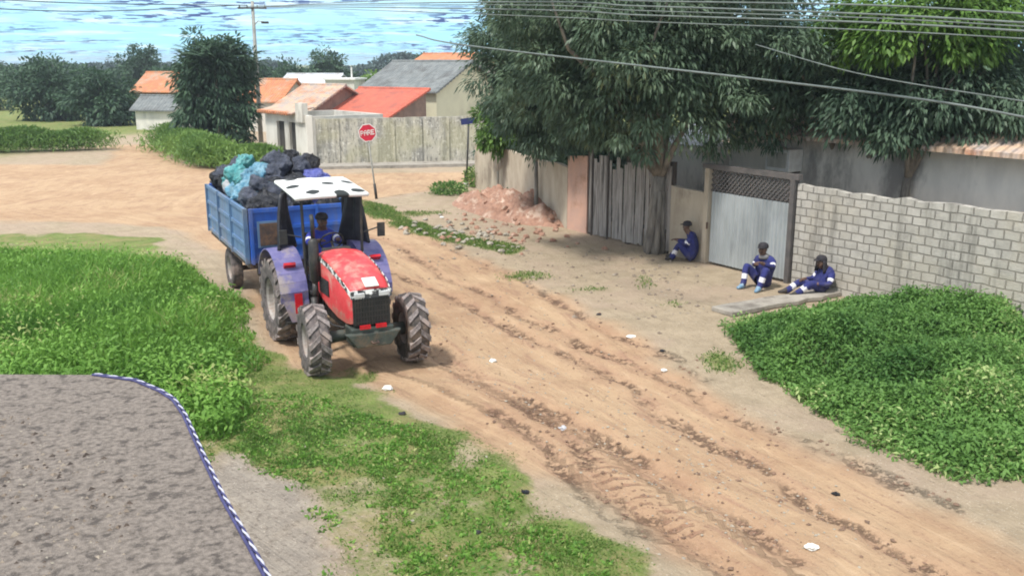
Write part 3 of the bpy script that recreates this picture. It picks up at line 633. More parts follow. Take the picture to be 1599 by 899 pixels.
MB().box((-1.2, 1.5, 3.47), (2.7, 3.3, .14)).build('roof', M['white'], t); MB().tube([(-.3, .4, 3.5), (-.3, .4, 4.4)], .07).build('pipe', M['white'], t)
c = A(602, 118, 105)
house('white_building', 'tiny far white house above the low light green tree', (c.x + .8, 105), R(-5), 2.6, 1.6, 2.6, 3.3, M['whitewall'], M['whiteroof'])
c = A(700, 110, 120)
# white corner building with open doorways
p0, p1 = G(418, 246), G(486, 259); d = (p1 - p0); ang = math.atan2(d.y, d.x); L = d.length
t = thing('corner_building', 'small whitewashed corner building with two dark openings and broken tile edge', 'building', p0, ang)
mb = MB(); xs = [0, L * .27, L * .45, L * .56, L * .70, L]
for i, (a, b, z0, z1) in enumerate([(0, xs[1], 0, 2.35), (xs[2], xs[3], 0, 2.35), (xs[4], L, 0, 2.35), (xs[1], xs[2], 1.95, 2.35), (xs[3], xs[4], 1.95, 2.35), (xs[3], xs[4], 0, .55)]):
    mb.box(((a + b) / 2, .1, (z0 + z1) / 2), (b - a, .2, z1 - z0))
mb.box((.1, 2.0, 1.15), (.196, 3.6, 2.3)); mb.box((L - .1, 2.0, 1.15), (.196, 3.6, 2.3)); mb.box((L / 2, 3.9, 1.15), (L, .2, 2.3))
mb.build('wall', M['whitewall'], t)
MB().box((L / 2, 2.0, .03), (L - .4, 3.6, .06)).build('floor', M['inshade'], t)
MB().box(((xs[1] + xs[2]) / 2, .16, .97), (xs[2] - xs[1] - .01, .05, 1.93)).build('door', M['inshade'], t)  # dark panel paints the shade within the open doorway
MB().box(((xs[3] + xs[4]) / 2, .16, 1.25), (xs[4] - xs[3] - .01, .05, 1.39)).build('window_infill', M['inshade'], t)  # same painted shade, filling the second opening
mb = MB(); mb.prism([(-.2, -.3, 2.36), (L * .76, -.3, 2.36), (L * .76, .9, 2.62), (-.2, .9, 2.62)], (0, 0, .07)); mb.build('roof', M['tile_pale'], t)
mb = MB()
for k in range(int(L * .76 / .26)): mb.tube([(-.1 + k * .26, -.36, 2.37), (-.1 + k * .26, .2, 2.43)], .085, 6)
mb.build('rake_tile', M['tile_orange'], t)
MB().box((L * .84, .02, 2.45), (.75, .3, .9)).build('chimney_block', M['whitewall'], t)
# the long stained wall
def wallrun(name, label, a, b, h0, h1, th, mat, cat='wall', cap=None, post=None, jag=0, N=1):
    a, b = Vector(a), Vector(b); d = b - a; L = Vector((d.x, d.y)).length
    t = thing(name, label, cat, (a.x, a.y, 0), math.atan2(d.y, d.x))
    mb = MB(); n = max(1, N)
    top = [h0 + (h1 - h0) * i / n + (random.uniform(-jag, jag) if jag else 0) for i in range(n + 1)]
    mb.prism([(0, 0, -.15)] + [(L, 0, -.15)] + [(L * i / n, 0, top[i]) for i in range(n, -1, -1)], (0, th, 0))
    mb.build('masonry', mat, t)
    if cap: m2 = MB(); m2.prism([(-.02, -.03, h0 + .003), (L + .02, -.03, h1 + .003), (L + .02, th + .03, h1 + .003), (-.02, th + .03, h0 + .003)], (0, 0, .06)); m2.build('coping', cap, t)
    return t
wl_ = wallrun('boundary_wall', 'long stained concrete panel wall across the street, under the red roof', G(486, 258.5), G(860, 250.5), 2.18, 2.25, .16, M['streak'], jag=.02, N=40)
m2 = MB()
for k in range(1, 9): m2.box((k * 1.32, -.02, 1.09), (.1, .06, 2.15))
m2.build('pilaster', M['streak'], wl_)
MB().box((.02, -.03, 1.15), (.26, .3, 2.35)).build('pillar', M['whitewall'], wl_)

# ---------------------------------------------------------------- the right hand boundary: plaster wall, boards, gate, block wall
W0 = Vector((1.62, 27.18, 0)); WD = Vector((.547, -.837, 0)).normalized()
def along(px_a):                              # distance along the boundary line that is seen at column px
    lo, hi = -2.0, 14.0
    for _ in range(40):
        m = (lo + hi) / 2; p = W0 + WD * m; u = p.x / (p.y * math.cos(PITCH) + CAM_H * math.sin(PITCH)) * FPX + 799.5
        if u < px_a: lo = m
        else: hi = m
    return lo
s_wood0, s_wood1, s_g0, s_g1 = along(916), along(1042), along(1100), along(1230)
WN = Vector((WD.y, -WD.x, 0))                 # towards the road
corner = Vector((-1.46, 36.6, 0))
wallrun('plaster_wall', 'low beige plaster wall running back from the board fence behind the soil mound', corner, W0, 1.75, 1.85, .15, M['plaster'], jag=.05, N=24)
wallrun('plaster_wall', 'salmon pink plaster wall end next to the dark fence post', W0 + WD * .02, W0 + WD * (s_wood0 - .02), 2.15, 2.2, .15, M['salmon'], jag=.02, N=4)
ang = math.atan2(WD.y, WD.x)
wf = thing('board_fence', 'weathered grey vertical board fence behind the mango trunk', 'fence', W0 + WD * s_wood0, ang)
Lw = s_wood1 - s_wood0; mb = MB(); x = .12; k = 0
while x < Lw - .05:
    wd = random.uniform(.09, .16); h = 2.0 + random.uniform(-.16, .28) + (.15 if x < 1 else 0); lean = random.uniform(-.02, .02)
    mb.box((x + wd / 2, random.uniform(-.012, .012), h / 2 + random.uniform(0, .08)), (wd, .022, h), Matrix.Rotation(lean, 3, 'Y')); x += wd + random.choice([.008, .012, .03, .05]); k += 1
mb.build('board_panel', M['wood'], wf)
mb = MB(); mb.box((Lw / 2, .05, .55), (Lw, .05, .09)); mb.box((Lw / 2, .05, 1.65), (Lw, .05, .09)); mb.build('rail', M['darkwood'], wf)
for px_ in (.02, Lw * .5, Lw): MB().box((px_, .1, 1.15), (.13, .12, 2.4)).build('post', M['darkwood'], wf)
for px_ in (.25, Lw * .28): MB().box((px_, -.03, 1.3), (.05, .03, 2.7)).build('batten', M['darkwood'], wf)
wallrun('plaster_wall', 'dirty yellowish plaster wall between mango trunk and gate', W0 + WD * (s_wood1 + .05), W0 + WD * (s_g0 - .05), 1.75, 1.7, .15, M['plaster'], jag=.02, N=5)
# gate
gt = thing('sheet_gate', 'grey corrugated metal gate with dark diamond lattice across its top', 'gate', W0 + WD * s_g0, ang)
Lg = s_g1 - s_g0
def corr(u, v):
    x = .14 + u * (Lg - .24); ph = (x / .11) % 1.0; y = .022 if ph < .38 else -.006 if .5 < ph < .88 else .008
    return (x, y - .02, .06 + v * 1.72)
MB().grid(corr, 190, 1).build('sheet_panel', M['gate'], gt)
mb = MB()
for zz_ in (.12, .95, 1.78): mb.box((Lg / 2, .045, zz_), (Lg - .25, .04, .05))
mb.build('cross_bar', M['gateframe'], gt)
mb = MB(); z0, z1 = 1.80, 2.30; n = 19; x0, x1 = .12, Lg - .1
for i in range(-5, n + 5):
    for sg in (-1, 1):
        xa = x0 + (x1 - x0) * i / n; xb = xa + sg * .5
        ps = sorted([(xa, z0), (xb, z1)])
        (ax, az), (bx, bz) = ps
        def cl_(xc): t_ = (xc - ax) / (bx - ax); return (xc, az + (bz - az) * t_)
        if bx < x0 or ax > x1: continue
        if ax < x0: ax, az = cl_(x0)
        if bx > x1: (bx, bz) = (x1, ps[0][1] + (ps[1][1] - ps[0][1]) * (x1 - ps[0][0]) / (ps[1][0] - ps[0][0]))
        mb.beam((ax, -.012 * sg, az), (bx, -.012 * sg, bz), .014, .03)
mb.build('lattice', M['gateframe'], gt)
MB().box((Lg / 2, 0, 2.37), (Lg + .3, .14, .12)).build('lintel', M['gateframe'], gt)
MB().box((.02, 0, 1.16), (.14, .16, 2.32)).build('post', M['plaster'], gt); MB().box((Lg, 0, 1.16), (.12, .16, 2.32)).build('post', M['gateframe'], gt)
MB().box((.12, -.1, .95), (.02, .05, .16)).build('latch', M['rust'], gt)
wallrun('block_wall', 'bare grey concrete block wall right of the corrugated gate', W0 + WD * (s_g1 + .09), W0 + WD * (s_g1 + 8.5), 2.2, 2.25, .16, M['block'], jag=.045, N=26)
# house behind the gate
hp = W0 + WD * (s_wood1 - .9) - WN * 2.8
hh = thing('grey_house', 'shaded grey rendered house behind gate and block wall', 'house', hp, ang)
MB().box((5.6, 2.0, 1.55), (10.8, 4.0, 3.1)).build('wall', M['greywall'], hh)
MB().prism([(-.1, -.7, 2.95), (11.4, -.7, 2.95), (11.4, 2.2, 4.1), (-.1, 2.2, 4.1)], (0, 0, .1)).build('roof', M['tile_pale'], hh)
MB().prism([(-.1, 2.2, 4.1), (11.4, 2.2, 4.1), (11.4, 5, 3.0), (-.1, 5, 3.0)], (0, 0, .1)).build('roof', M['tile_pale'], hh)
dr = ray(1224, 249); O_ = Vector((0, 0, CAM_H)); tt_ = (hp + WN * .27 - O_).dot(WN) / dr.dot(WN); acp = O_ + dr * tt_
ac = thing('air_conditioner', 'white boxed air conditioning unit fixed up on the grey house behind gate', 'air conditioner', acp, ang)
MB().box((0, 0, 0), (.78, .5, .56)).build('casing', M['white'], ac, bevel=.02)
MB().box((0, -.262, 0), (.60, .03, .38)).build('front_grille', M['whitewall'], ac)
MB().box((-.3, .3, -.31), (.04, .6, .05)).build('bracket', M['gateframe'], ac); MB().box((.3, .3, -.31), (.04, .6, .05)).build('bracket', M['gateframe'], ac)
beh = W0 + WD * (s_wood0 + .3) - WN * 2.2
bh_ = thing('small_shed', 'pale little shed glimpsed above the board fence', 'shed', beh, ang)
MB().box((.9, 1.0, 1.25), (2.2, 2.0, 2.5)).build('wall', M['greywall'], bh_); MB().prism([(-.4, -.2, 2.52), (2.1, -.2, 2.52), (2.1, 2.2, 3.0), (-.4, 2.2, 3.0)], (0, 0, .06)).build('roof', M['whiteroof'], bh_)
mass('yard_bushes', [(-.2, 37.5, 0), (2.6, 31.5, 0), (5.2, 28.6, 0), (8, 27.5, 0)], M['mango2'], 5.0, 26000, .30, .12, kind='stuff', label='dark shaded bushes of the yards behind the boundary walls', cat='bushes', w_=1.3)
# low concrete ledge beside the weeds
a, b = G(1138, 494), G(1312, 461); dd = (b - a).normalized(); nn = dd.cross(Vector((0, 0, 1)))
J_ = lambda p: p + Vector((random.uniform(-.05, .05), random.uniform(-.05, .05), 0))
mb = MB(); mb.prism([J_(a.lerp(b, k / 9) + nn * .08) for k in range(10)] + [J_(b.lerp(a, k / 9) - nn * (.36 + .14 * k / 9)) for k in range(10)], (0, 0, .10)); tag(mb.build('concrete_ledge', M['conc'], bevel=.02), 'low broken concrete ledge between the gate apron and the dark weeds', 'ledge')

# ---------------------------------------------------------------- mound, stones, rubble
mc = G(790, 342); mb = MB()
def md(u, v):
    x, y = (u - .5) * 2, (v - .5) * 2; r = math.hypot(x, y); h = max(0, 1 - r * r)
    nz = mnoise.fractal(Vector((x * 4.5, y * 3.2, 1.3)), .7, 2.1, 6)
    ang_ = R(-56); X_ = x * 3.6; Y_ = y * 1.45
    return (X_ * math.cos(ang_) - Y_ * math.sin(ang_), X_ * math.sin(ang_) + Y_ * math.cos(ang_), -.05 + .62 * h ** .8 * (1 + .32 * nz) + .16 * nz * min(1, h * 3))
mb.grid(md, 90, 60); tag(mb.build('soil_mound', M['soil'], smooth=True, loc=(mc.x + .35, mc.y + 1.4, 0)), 'heap of dug red earth against the low plaster wall', 'soil heap')
def rock(r, seed, flat=.7):
    bm = bmesh.new(); bmesh.ops.create_icosphere(bm, subdivisions=2, radius=r)
    for v in bm.verts:
        n = mnoise.noise(v.co / r * 1.1 + Vector((seed * 3.7, seed, 1))); v.co *= 1 + .45 * n; v.co.z *= flat
    me = bpy.data.meshes.new('stone'); bm.to_mesh(me); bm.free(); return me
rocks = [rock(.16, k, random.uniform(.5, .85)) for k in range(6)]
for me in rocks: me.materials.append(M['stone'])
clodm = [rock(.13, k + 20, .7) for k in range(5)]
for me in clodm: me.materials.append(M['soil'])
for k in range(80):
    s = random.random(); base = Vector((660, 352)).lerp(Vector((795, 384)), s); px, py = base.x + random.gauss(0, 20), base.y + random.gauss(0, 9)
    p = G(px, py); o = bpy.data.objects.new('stone', rocks[k % 6]); col.objects.link(o); sc = random.uniform(.15, .62)
    o.location = (p.x, p.y, zat(p.x, p.y) + .05 * sc); o.scale = (sc, sc, sc); o.rotation_euler = (random.uniform(-.4, .4), random.uniform(-.4, .4), random.uniform(0, 6))
    tag(o, 'pale broken stone in the rubble strip between soil mound and grassy road edge', 'stone', 'pale stones of the rubble strip')
for k in range(90):
    px, py = random.gauss(790, 62), random.gauss(356, 17); p = G(px, py); o = bpy.data.objects.new('earth_clod', clodm[k % 5]); col.objects.link(o); sc = random.uniform(.2, .9)
    ux, uy = p.x - mc.x - .35, p.y - mc.y - 1.4; ca, sa = math.cos(R(56)), math.sin(R(56)); mx_, my_ = (ux * ca - uy * sa) / 3.6, (ux * sa + uy * ca) / 1.45
    o.location = (p.x, p.y, max(zat(p.x, p.y), -.02 + .62 * max(0, 1 - mx_ * mx_ - my_ * my_) ** .8) + .03 * sc); o.scale = (sc, sc, sc); o.rotation_euler = (random.uniform(-.4, .4), random.uniform(-.4, .4), random.uniform(0, 6))
    tag(o, 'reddish earth clod fallen at the foot of the soil mound', 'clod', 'clods at the foot of the mound')
# gravel and clods all over the road (uncountable)
def specks(name, regions, n, r0, r1, mat, label, zf=lambda x, y: zat(x, y)):
    V, F = [], []
    tet = [Vector(v) for v in ((1, 0, 0), (.1, .9, 0), (-1, .1, 0), (0, -.95, 0), (0, 0, .6), (0, 0, -.5))]
    for k in range(n):
        P = random.choice(regions); px, py = P[0] + random.gauss(0, P[2]), P[1] + random.gauss(0, P[3]); p = G(px, py, P[4] if len(P) > 4 else 0); r = r0 + (r1 - r0) * random.random() ** 3
        q = Matrix.Rotation(random.uniform(0, 6.3), 3, 'Z'); b = len(V); z = zf(p.x, p.y) if len(P) < 5 else P[4]
        V += [tuple(q @ (t * r * random.uniform(.55, 1.25)) + Vector((p.x, p.y, z + r * .15))) for t in tet]; F += [(b+i, b+(i+1)%4, b+4) for i in range(4)] + [(b+(i+1)%4, b+i, b+5) for i in range(4)]
    mb = MB(); mb.add(V, F); return tag(mb.build(name, mat), label, 'gravel', kind='stuff')
REG = [(560 + 80 * i, 420 + 48 * i, 70, 40) for i in range(9)] + [(700 + 75 * i, 500 + 45 * i, 60, 40) for i in range(8)]
RREG = []
for pl_ in RUT:
    for i in range(len(pl_) - 1):
        for k in range(5): f_ = k / 5; RREG.append((pl_[i][0] + (pl_[i+1][0] - pl_[i][0]) * f_, pl_[i][1] + (pl_[i+1][1] - pl_[i][1]) * f_, 14, 7))
specks('gravel', RREG[::2] * 2 + REG * 3, 1500, .008, .045, M['clod'], 'loose clods and gravel scattered over the dirt road')
specks('gravel', REG + [(960, 440, 90, 25), (1100, 480, 60, 25), (560, 760, 120, 70)], 1500, .007, .03, M['stone'], 'small pale pebbles scattered over road and roadside')
specks('leaf_litter', [(960, 390, 60, 14), (880, 440, 70, 16), (1030, 420, 40, 16), (1040, 470, 40, 20), (760, 400, 60, 10)], 420, .02, .075, M['debris'], 'dry leaves and dark litter under the mango tree')
# scraps of litter
def scrap(seed, r):
    bm = bmesh.new(); bmesh.ops.create_icosphere(bm, subdivisions=2, radius=r)
    for v in bm.verts: v.co *= 1 + .7 * mnoise.noise(v.co / r * 2.2 + Vector((seed * 5.1, 0, 2))); v.co.z *= .45
    me = bpy.data.meshes.new('scrap'); bm.to_mesh(me); bm.free(); return me
for (px, py, r, m, lab) in [(985, 524, .10, 'paper', 'white crumpled bag lying at the right road edge'), (1037, 577, .07, 'paper', 'small white paper scrap on the road past the black lump'), (1034, 546, .07, 'bag_black', 'black plastic lump on the right road edge'),
                            (935, 492, .07, 'darkcloth', 'dark rag on the road margin below the grass tufts'), (605, 606, .12, 'paper', 'white torn bag on the verge just ahead of the tractor'), (628, 648, .07, 'darkcloth', 'dark clod of rubbish on the grass verge by the road'), (770, 562, .09, 'paper', 'flattened white scrap in the middle of the road'),
                            (880, 660, .09, 'bag_white', 'pale bluish plastic scrap in the road rut'), (1306, 765, .07, 'bag_black', 'black scrap near the far right of the road'), (746, 833, .05, 'darkcloth', 'dark bit of rubbish in the green grass'), (690, 340, .1, 'paper', 'white scrap lying on the rubble strip'), (1268, 852, .09, 'paper', 'white crumpled scrap at the bottom right of the road'), (820, 770, .06, 'bag_black', 'black scrap at the grass edge of the road')]:
    p = G(px, py); r *= .7; me = scrap(px, r); me.materials.append(M[m]); o = bpy.data.objects.new('litter_scrap', me); col.objects.link(o); o.location = (p.x, p.y, zat(p.x, p.y) + r * .25); tag(o, lab, 'litter')

# ---------------------------------------------------------------- grass, weeds, hedges
def scatter(P, n, margin=0, dens=None):
    out = []; lo, hi = P.min(0), P.max(0); got = 0
    while got < n:
        q = lo + rng.random((n * 2, 2)) * (hi - lo); s = sdist(q[:, 0], q[:, 1], P) + (fbm(q[:, 0], q[:, 1], .9, 4, 3) - .5) * 1.1
        ok = s > margin
        if dens is not None: ok &= rng.random(len(q)) < dens(q[:, 0], q[:, 1])
        q = q[ok]; out.append(q); got += len(q)
    return np.concatenate(out)[:n]
def ztab(q):
    i = np.clip(np.searchsorted(gx, q[:, 0]), 0, len(gx) - 1); j = np.clip(np.searchsorted(gy, q[:, 1]), 0, len(gy) - 1); return Z[j, i]
def gtab(q, T=None):
    T = grass if T is None else T
    i = np.clip(np.searchsorted(gx, q[:, 0]), 0, len(gx) - 1); j = np.clip(np.searchsorted(gy, q[:, 1]), 0, len(gy) - 1); return T[j, i]
def blades(name, q, h, wd, mat, label, spread=.5, tint=None, cat='grass', droop=.25):
    n = len(q); P = np.stack([q[:, 0], q[:, 1], ztab(q) - .01], 1); D = unit(n) * spread + np.array([0, 0, 1.0])
    return tag(leafcloud(name, P, D, unit(n), h, wd, mat, tint=tint, droop=droop), label, cat, kind='stuff')
# short turf on the verge, denser where the ground is green
near = np.array([(-9, 3.0), (3.2, 3.0), (2.4, 7.5), (-.4, 11.8), (-2.5, 14.2), (-4.4, 15.6), (-9, 15)])
def dn(x, y):
    q = np.stack([x, y], 1); return np.clip(gtab(q), 0, 1) ** 2 * np.clip((fbm(x, y, 3.1, 4, 33) - .30) * 2.6, 0.22, 1) * np.clip(1.25 - y / 16, .25, 1)
q = scatter(near, 120000, -.3, dn)
blades('grass', q, (.018 + .075 * fbm(q[:, 0], q[:, 1], 1.1, 3, 8) ** 1.6) * (.6 + .9 * rng.random(len(q))), .014, M['grass'], 'short patchy green turf of the near roadside verge', .9, np.clip(fbm(q[:, 0], q[:, 1], .8, 3, 14) * 1.2 - .25 + .45 * rng.random(len(q)), 0, 1))
q = scatter(np.array([(-9, 5), (2, 6.5), (-.6, 11), (-3, 13), (-6, 13)]), 2600, 0, dn)
kk = np.repeat(np.arange(len(q)), 9); qq = q[kk] + rng.normal(size=(len(kk), 2)) * .035
blades('broadleaf_weeds', qq, .04 + .06 * rng.random(len(kk)), .032, M['weed'], 'low broad-leaved weeds dotted through the verge turf', 1.1, None)
P_SM = np.array([(-8, 18), (8, 12), (8, 40), (-10, 40)])
q = scatter(P_SM, 10500, 0, lambda x, y: np.clip(np.maximum(gtab(np.stack([x, y], 1), strip), gtab(np.stack([x, y], 1), bits)) - .25, 0, 1))
blades('grass', q, .05 + .08 * rng.random(len(q)), .022, M['grass'], 'thin grass tufts on the far roadside strip and packed dirt', .7)
# tall weeds at the left
def lumpy(q, sc, seed): return fbm(q[:, 0], q[:, 1], sc, 3, seed)
q = scatter(P_LW, 95000, .05); hq = .2 + .95 * lumpy(q, .45, 55)
edge = np.clip(sdist(q[:, 0], q[:, 1], P_LW) / .9, .25, 1)
blades('tall_weeds', q, hq * edge * (.5 + .8 * rng.random(len(q)) ** 1.5), .026, M['weed'], 'tall lush green grass left of the tractor', .42, np.clip(lumpy(q, .7, 60) * 1.3 - .35 + .4 * rng.random(len(q)), 0, 1), droop=.35)
q = scatter(P_LW, 3600, .1, lambda x, y: np.clip((15.5 - y) / 3, .12, 1)); kk = np.repeat(np.arange(len(q)), 6); n = len(kk)
P = np.stack([q[kk, 0], q[kk, 1], ztab(q[kk]) + (.15 + .55 * lumpy(q, .45, 55) * np.clip(sdist(q[:, 0], q[:, 1], P_LW) / .9, .3, 1))[kk]], 1) + rng.normal(size=(n, 3)) * .07
tag(leafcloud('leafy_weeds', P, unit(n) + np.array([0, 0, .25]), np.array([0, 0, 1.0]) + unit(n) * .5, .07 + .07 * rng.random(n), .045, M['weed'], tint=np.clip(lumpy(q, .7, 61)[kk] * 1.3 - .3 + .4 * rng.random(n), 0, 1), droop=.2), 'broad-leaved weeds mixed into the tall grass on the left', 'weeds', kind='stuff')
# dark broad-leaved patch at the right
q = scatter(P_RW, 15000, -.12, lambda x, y: np.clip((sdist(x, y, P_RW) + .25) / .7, .08, 1)); kk = np.repeat(np.arange(len(q)), 8); n = len(kk)
hR = (.10 + .95 * lumpy(q, .9, 75)) * np.clip(sdist(q[:, 0], q[:, 1], P_RW) / 1.0, .12, 1)
P = np.stack([q[kk, 0], q[kk, 1], (hR[kk] * rng.random(n) ** .45)], 1) + rng.normal(size=(n, 3)) * .05
tag(leafcloud('leafy_weeds', P, unit(n) + np.array([0, 0, .3]), np.array([0, 0, 1.0]) + unit(n) * .5, .05 + .09 * rng.random(n) ** 1.5, .04, M['bush'], tint=np.clip(lumpy(q, .9, 77)[kk] * 1.2 - .35 + .5 * rng.random(n), 0, 1), droop=.25), 'thick dark green weed patch in front of the block wall', 'weeds', kind='stuff')
q = scatter(P_RW, 26000, -.15, lambda x, y: np.clip((sdist(x, y, P_RW) + .3) / .6, .1, 1))
blades('tall_weeds', q, (.15 + .85 * lumpy(q, .9, 75)) * np.clip(sdist(q[:, 0], q[:, 1], P_RW) / .9, .2, 1) * (.55 + .75 * rng.random(len(q))), .022, M['bush'], 'grass stalks standing up through the weed patch before the block wall', .45, np.clip(lumpy(q, .8, 79) * 1.2 - .15 + .5 * rng.random(len(q)), 0, 1), droop=.3)
# hedges by the far corner
for (pts, h, wd_, n, lab) in [([(255, 232), (300, 250), (325, 262)], 1.45, 1.7, 15000, 'bright overgrown grass bank at the path bend'), ([(315, 262), (360, 264), (412, 262)], 1.25, 1.3, 14000, 'tall bright green grass bank before the dense corner tree'), ([(-400, 245), (0, 240), (150, 236)], 1.5, 1.7, 20000, 'long grass bank along the left end of the cross street')]:
    pp = [G(*p) for p in pts]; mass('grass_bank', [(p.x, p.y + .8, 0) for p in pp], M['hedge'], h, n, .42, .055, kind='thing', label=lab, cat='grass bank', w_=wd_, up=1.1)
# shrub by the gate wall, weeds at the wall foot
for (px, py, h, r, m, lab) in [(745, 291, .8, .55, 'hedge', 'low green bush around the blue sign post foot'), (700, 303, .45, .7, 'bush', 'low dark green clump beside the cross street')]:
    p = G(px, py); n = 900; d = unit(n); P = np.array([0, 0, h * .5]) + d * (rng.random(n) ** .5)[:, None] * np.array([r, r, h * .5])
    tt = thing('weed_bush', lab, 'bush', (p.x, p.y, 0)); leafcloud('foliage', P, d + np.array([0, 0, .4]), unit(n), .13, .06, M[m], tt); mb = MB()
    for k in range(6): mb.tube([(0, 0, -.05), (d[k][0] * r * .6, d[k][1] * r * .6, h * .6)], [.012, .005], 5)
    mb.build('stem', M['palebark'], tt)

# ---------------------------------------------------------------- signs, pole, cables
p = G(588, 310); lean = Vector((A(572, 197, p.y).x - p.x, 0, 0))
t = thing('stop_sign', 'red octagonal stop sign on a leaning grey post at the crossing', 'road sign', p)
topv = Vector((lean.x * 1.02, 0, 2.66)); MB().tube([(0, 0, -.1), topv * .32, topv], .03, 8).build('post', M['polegrey'], t, True)
MB().tube([(0, 0, -.05), topv * .20], .05, 8).build('post_foot', M['black'], t, True)
fc = topv * .885; ro = Matrix.Rotation(R(12), 3, 'Z') @ Matrix.Rotation(R(-7), 3, 'Y')
def octo(r, y): return [ro @ Vector((r * math.cos(R(22.5 + 45 * k)), y, r * math.sin(R(22.5 + 45 * k)))) + fc for k in range(8)]
MB().prism(octo(.335, -.035), ro @ Vector((0, -.012, 0))).build('sign_border', M['white'], t)
plate = MB().prism(octo(.30, -.0475), ro @ Vector((0, -.004, 0))).build('sign_plate', M['signred'], t)
GL = {'P': ["11110", "10001", "11110", "10000", "10000"], 'A': ["01110", "10001", "11111", "10001", "10001"], 'R': ["11110", "10001", "11110", "10010", "10001"], 'E': ["11111", "10000", "11110", "10000", "11111"]}
mb = MB(); u = .024
for i, ch in enumerate("PARE"):
    for r_, row in enumerate(GL[ch]):
        for c_, bit in enumerate(row):
            if bit == '1': mb.box(ro @ Vector((-.235 + i * .125 + c_ * u * .95, -.0535, .075 - r_ * u * 1.5)) + fc, (u, .004, u * 1.55), ro)
mb.build('lettering', M['white'], t)
p = G(728, 291); t = thing('street_sign', 'dark blue street name plate on a thin dark post by the far wall corner', 'street sign', p)
MB().tube([(0, 0, -.1), (.12, 0, 2.45)], .035, 8).build('post', M['black'], t, True)
MB().box((.1, -.05, 2.56), (.56, .02, .24), Matrix.Rotation(R(-8), 3, 'Y')).build('sign_plate', M['signblue'], t)
MB().box((.0, 0, .35), (.13, .13, .5)).build('post_foot', M['black'], t)
MB().box((0, 0, .07), (.2, .2, .16)).build('footing', M['white'], t)
pb = Vector((-15.4, 57.5, 0)); t = thing('utility_pole', 'grey utility pole with crossarm and lamp arm at the street corner', 'utility pole', pb)
MB().tube([(0, 0, -.2), (0, 0, 8.3)], [.15, .09], 10).build('pole', M['polegrey'], t, True)
MB().box((0, -.1, 7.9), (1.7, .1, .1)).build('crossarm', M['darkwood'], t)
for k in (-.75, -.3, .3, .75): MB().lathe([(.0, 0), (.035, 0), (.05, .06), (.03, .1), (.0, .13)], 8, 'Z', (k, -.1, 7.95)).build('insulator', M['black'], t, True)
la = MB().tube([(0, 0, 6.9), (.35, -.3, 7.15), (.75, -.6, 7.1)], .03, 6).build('lamp_arm', M['polegrey'], t)
MB().box((.85, -.65, 7.05), (.4, .2, .12)).build('lamp_head', M['black'], la)
def cable(label, pts, r, m, sag=.0, name='power_cable'):
    Q = [Vector(p) for p in pts]; Q = [Q[0] * 2 - Q[1]] + Q + [Q[-1] * 2 - Q[-2]]; P = []
    for i in range(1, len(Q) - 2):
        a, b, c, d = Q[i - 1:i + 3]
        for k in range(16 + (i == len(Q) - 3)):
            s = k / 16; P.append(((b * 2) + (c - a) * s + (a * 2 - b * 5 + c * 4 - d) * s * s + (b * 3 - a - c * 3 + d) * s ** 3) * .5)
    return tag(MB().tube(P, r * .75, 6).build(name, M[m], smooth=True), label, 'cable', 'overhead cables above the street')
G2 = 'overhead cables above the street'
cable('thick grey overhead cable slanting lowest across the mango crown', [A(650, 55, 24.0), A(735, 72, 20.0), A(1345, 143, 13.0), A(1640, 190, 11.5)], .022, 'cable', .06)
cable('short stretch of thin cable seen below the top bundle at right', [A(1180, 70, 16.0), A(1345, 116, 13.2), A(1640, 165, 11)], .012, 'cable', .05)
for k, (y0, y1, y2, rr) in enumerate([(14, 24, 35, .018), (4, 10, 22, .018), (22, 34, 47, .012), (8, 17, 28, .012), (-4, 2, 8, .016)]):
    cable(['upper grey cable of the bundle over the mango crown', 'topmost thick cable of the bundle over the mango crown', 'lowest thin cable of the top bundle', 'thin cable between the two thick top ones', 'cable skimming the very top of the view'][k],
          [pb + Vector((-.75 + .38 * k, -.1, 8.0)), A(735, y0, 21), A(1000, y1, 16), A(1345, y2, 12.5), A(1640, y2 + 16, 10.5)], rr, 'cable', .1)
cable('dark sagging cable against the bright sky at left', [pb + Vector((-.75, -.1, 8.06)), A(150, 18, 48), A(-60, 12, 40)], .03, 'darkcable', .3)
cable('second dark cable against the bright sky at left', [pb + Vector((-.3, -.1, 8.06)), A(150, 6, 46), A(-60, -3, 38)], .03, 'darkcable', .3)
# ---------------------------------------------------------------- concrete house roof with rope at lower left
ZR = 2.6
edge_px = [(150, 585), (215, 594), (255, 611), (275, 624), (292, 648), (318, 705), (352, 775), (392, 845), (425, 905), (470, 1000)]
E = [G(x, y, ZR) for x, y in edge_px]
hb = thing('house_roof', 'flat dusty concrete roof slab of the house at lower left', 'roof', (E[4].x, E[4].y, 0)); off = Vector((E[4].x, E[4].y, 0))
ol = [e - off for e in E] + [Vector((E[-1].x, 1.2, ZR)) - off, Vector((-9, 1.2, ZR)) - off, Vector((-9, E[0].y + .1, ZR)) - off]
MB().prism(ol, (0, 0, -.14)).build('slab', M['slab'], hb)
cen = sum(ol, Vector()) / len(ol)
MB().prism([Vector((cen.x + (p.x - cen.x) * .82, cen.y + (p.y - cen.y) * .82, ZR - .142)) for p in ol], (0, 0, -ZR + .1)).build('wall', M['whitewall'], hb)
rp = thing('edge_cord', 'twisted white and dark blue cord lying along the roof slab edge', 'cord', (E[4].x, E[4].y, ZR))
path_ = []
for i in range(len(E) - 1):
    L = (E[i + 1] - E[i]).length; m = max(2, int(L / .009))
    for k in range(m): path_.append(E[i].lerp(E[i + 1], k / m) - Vector((E[4].x, E[4].y, ZR)) + Vector((-.005, -.005, .010)))
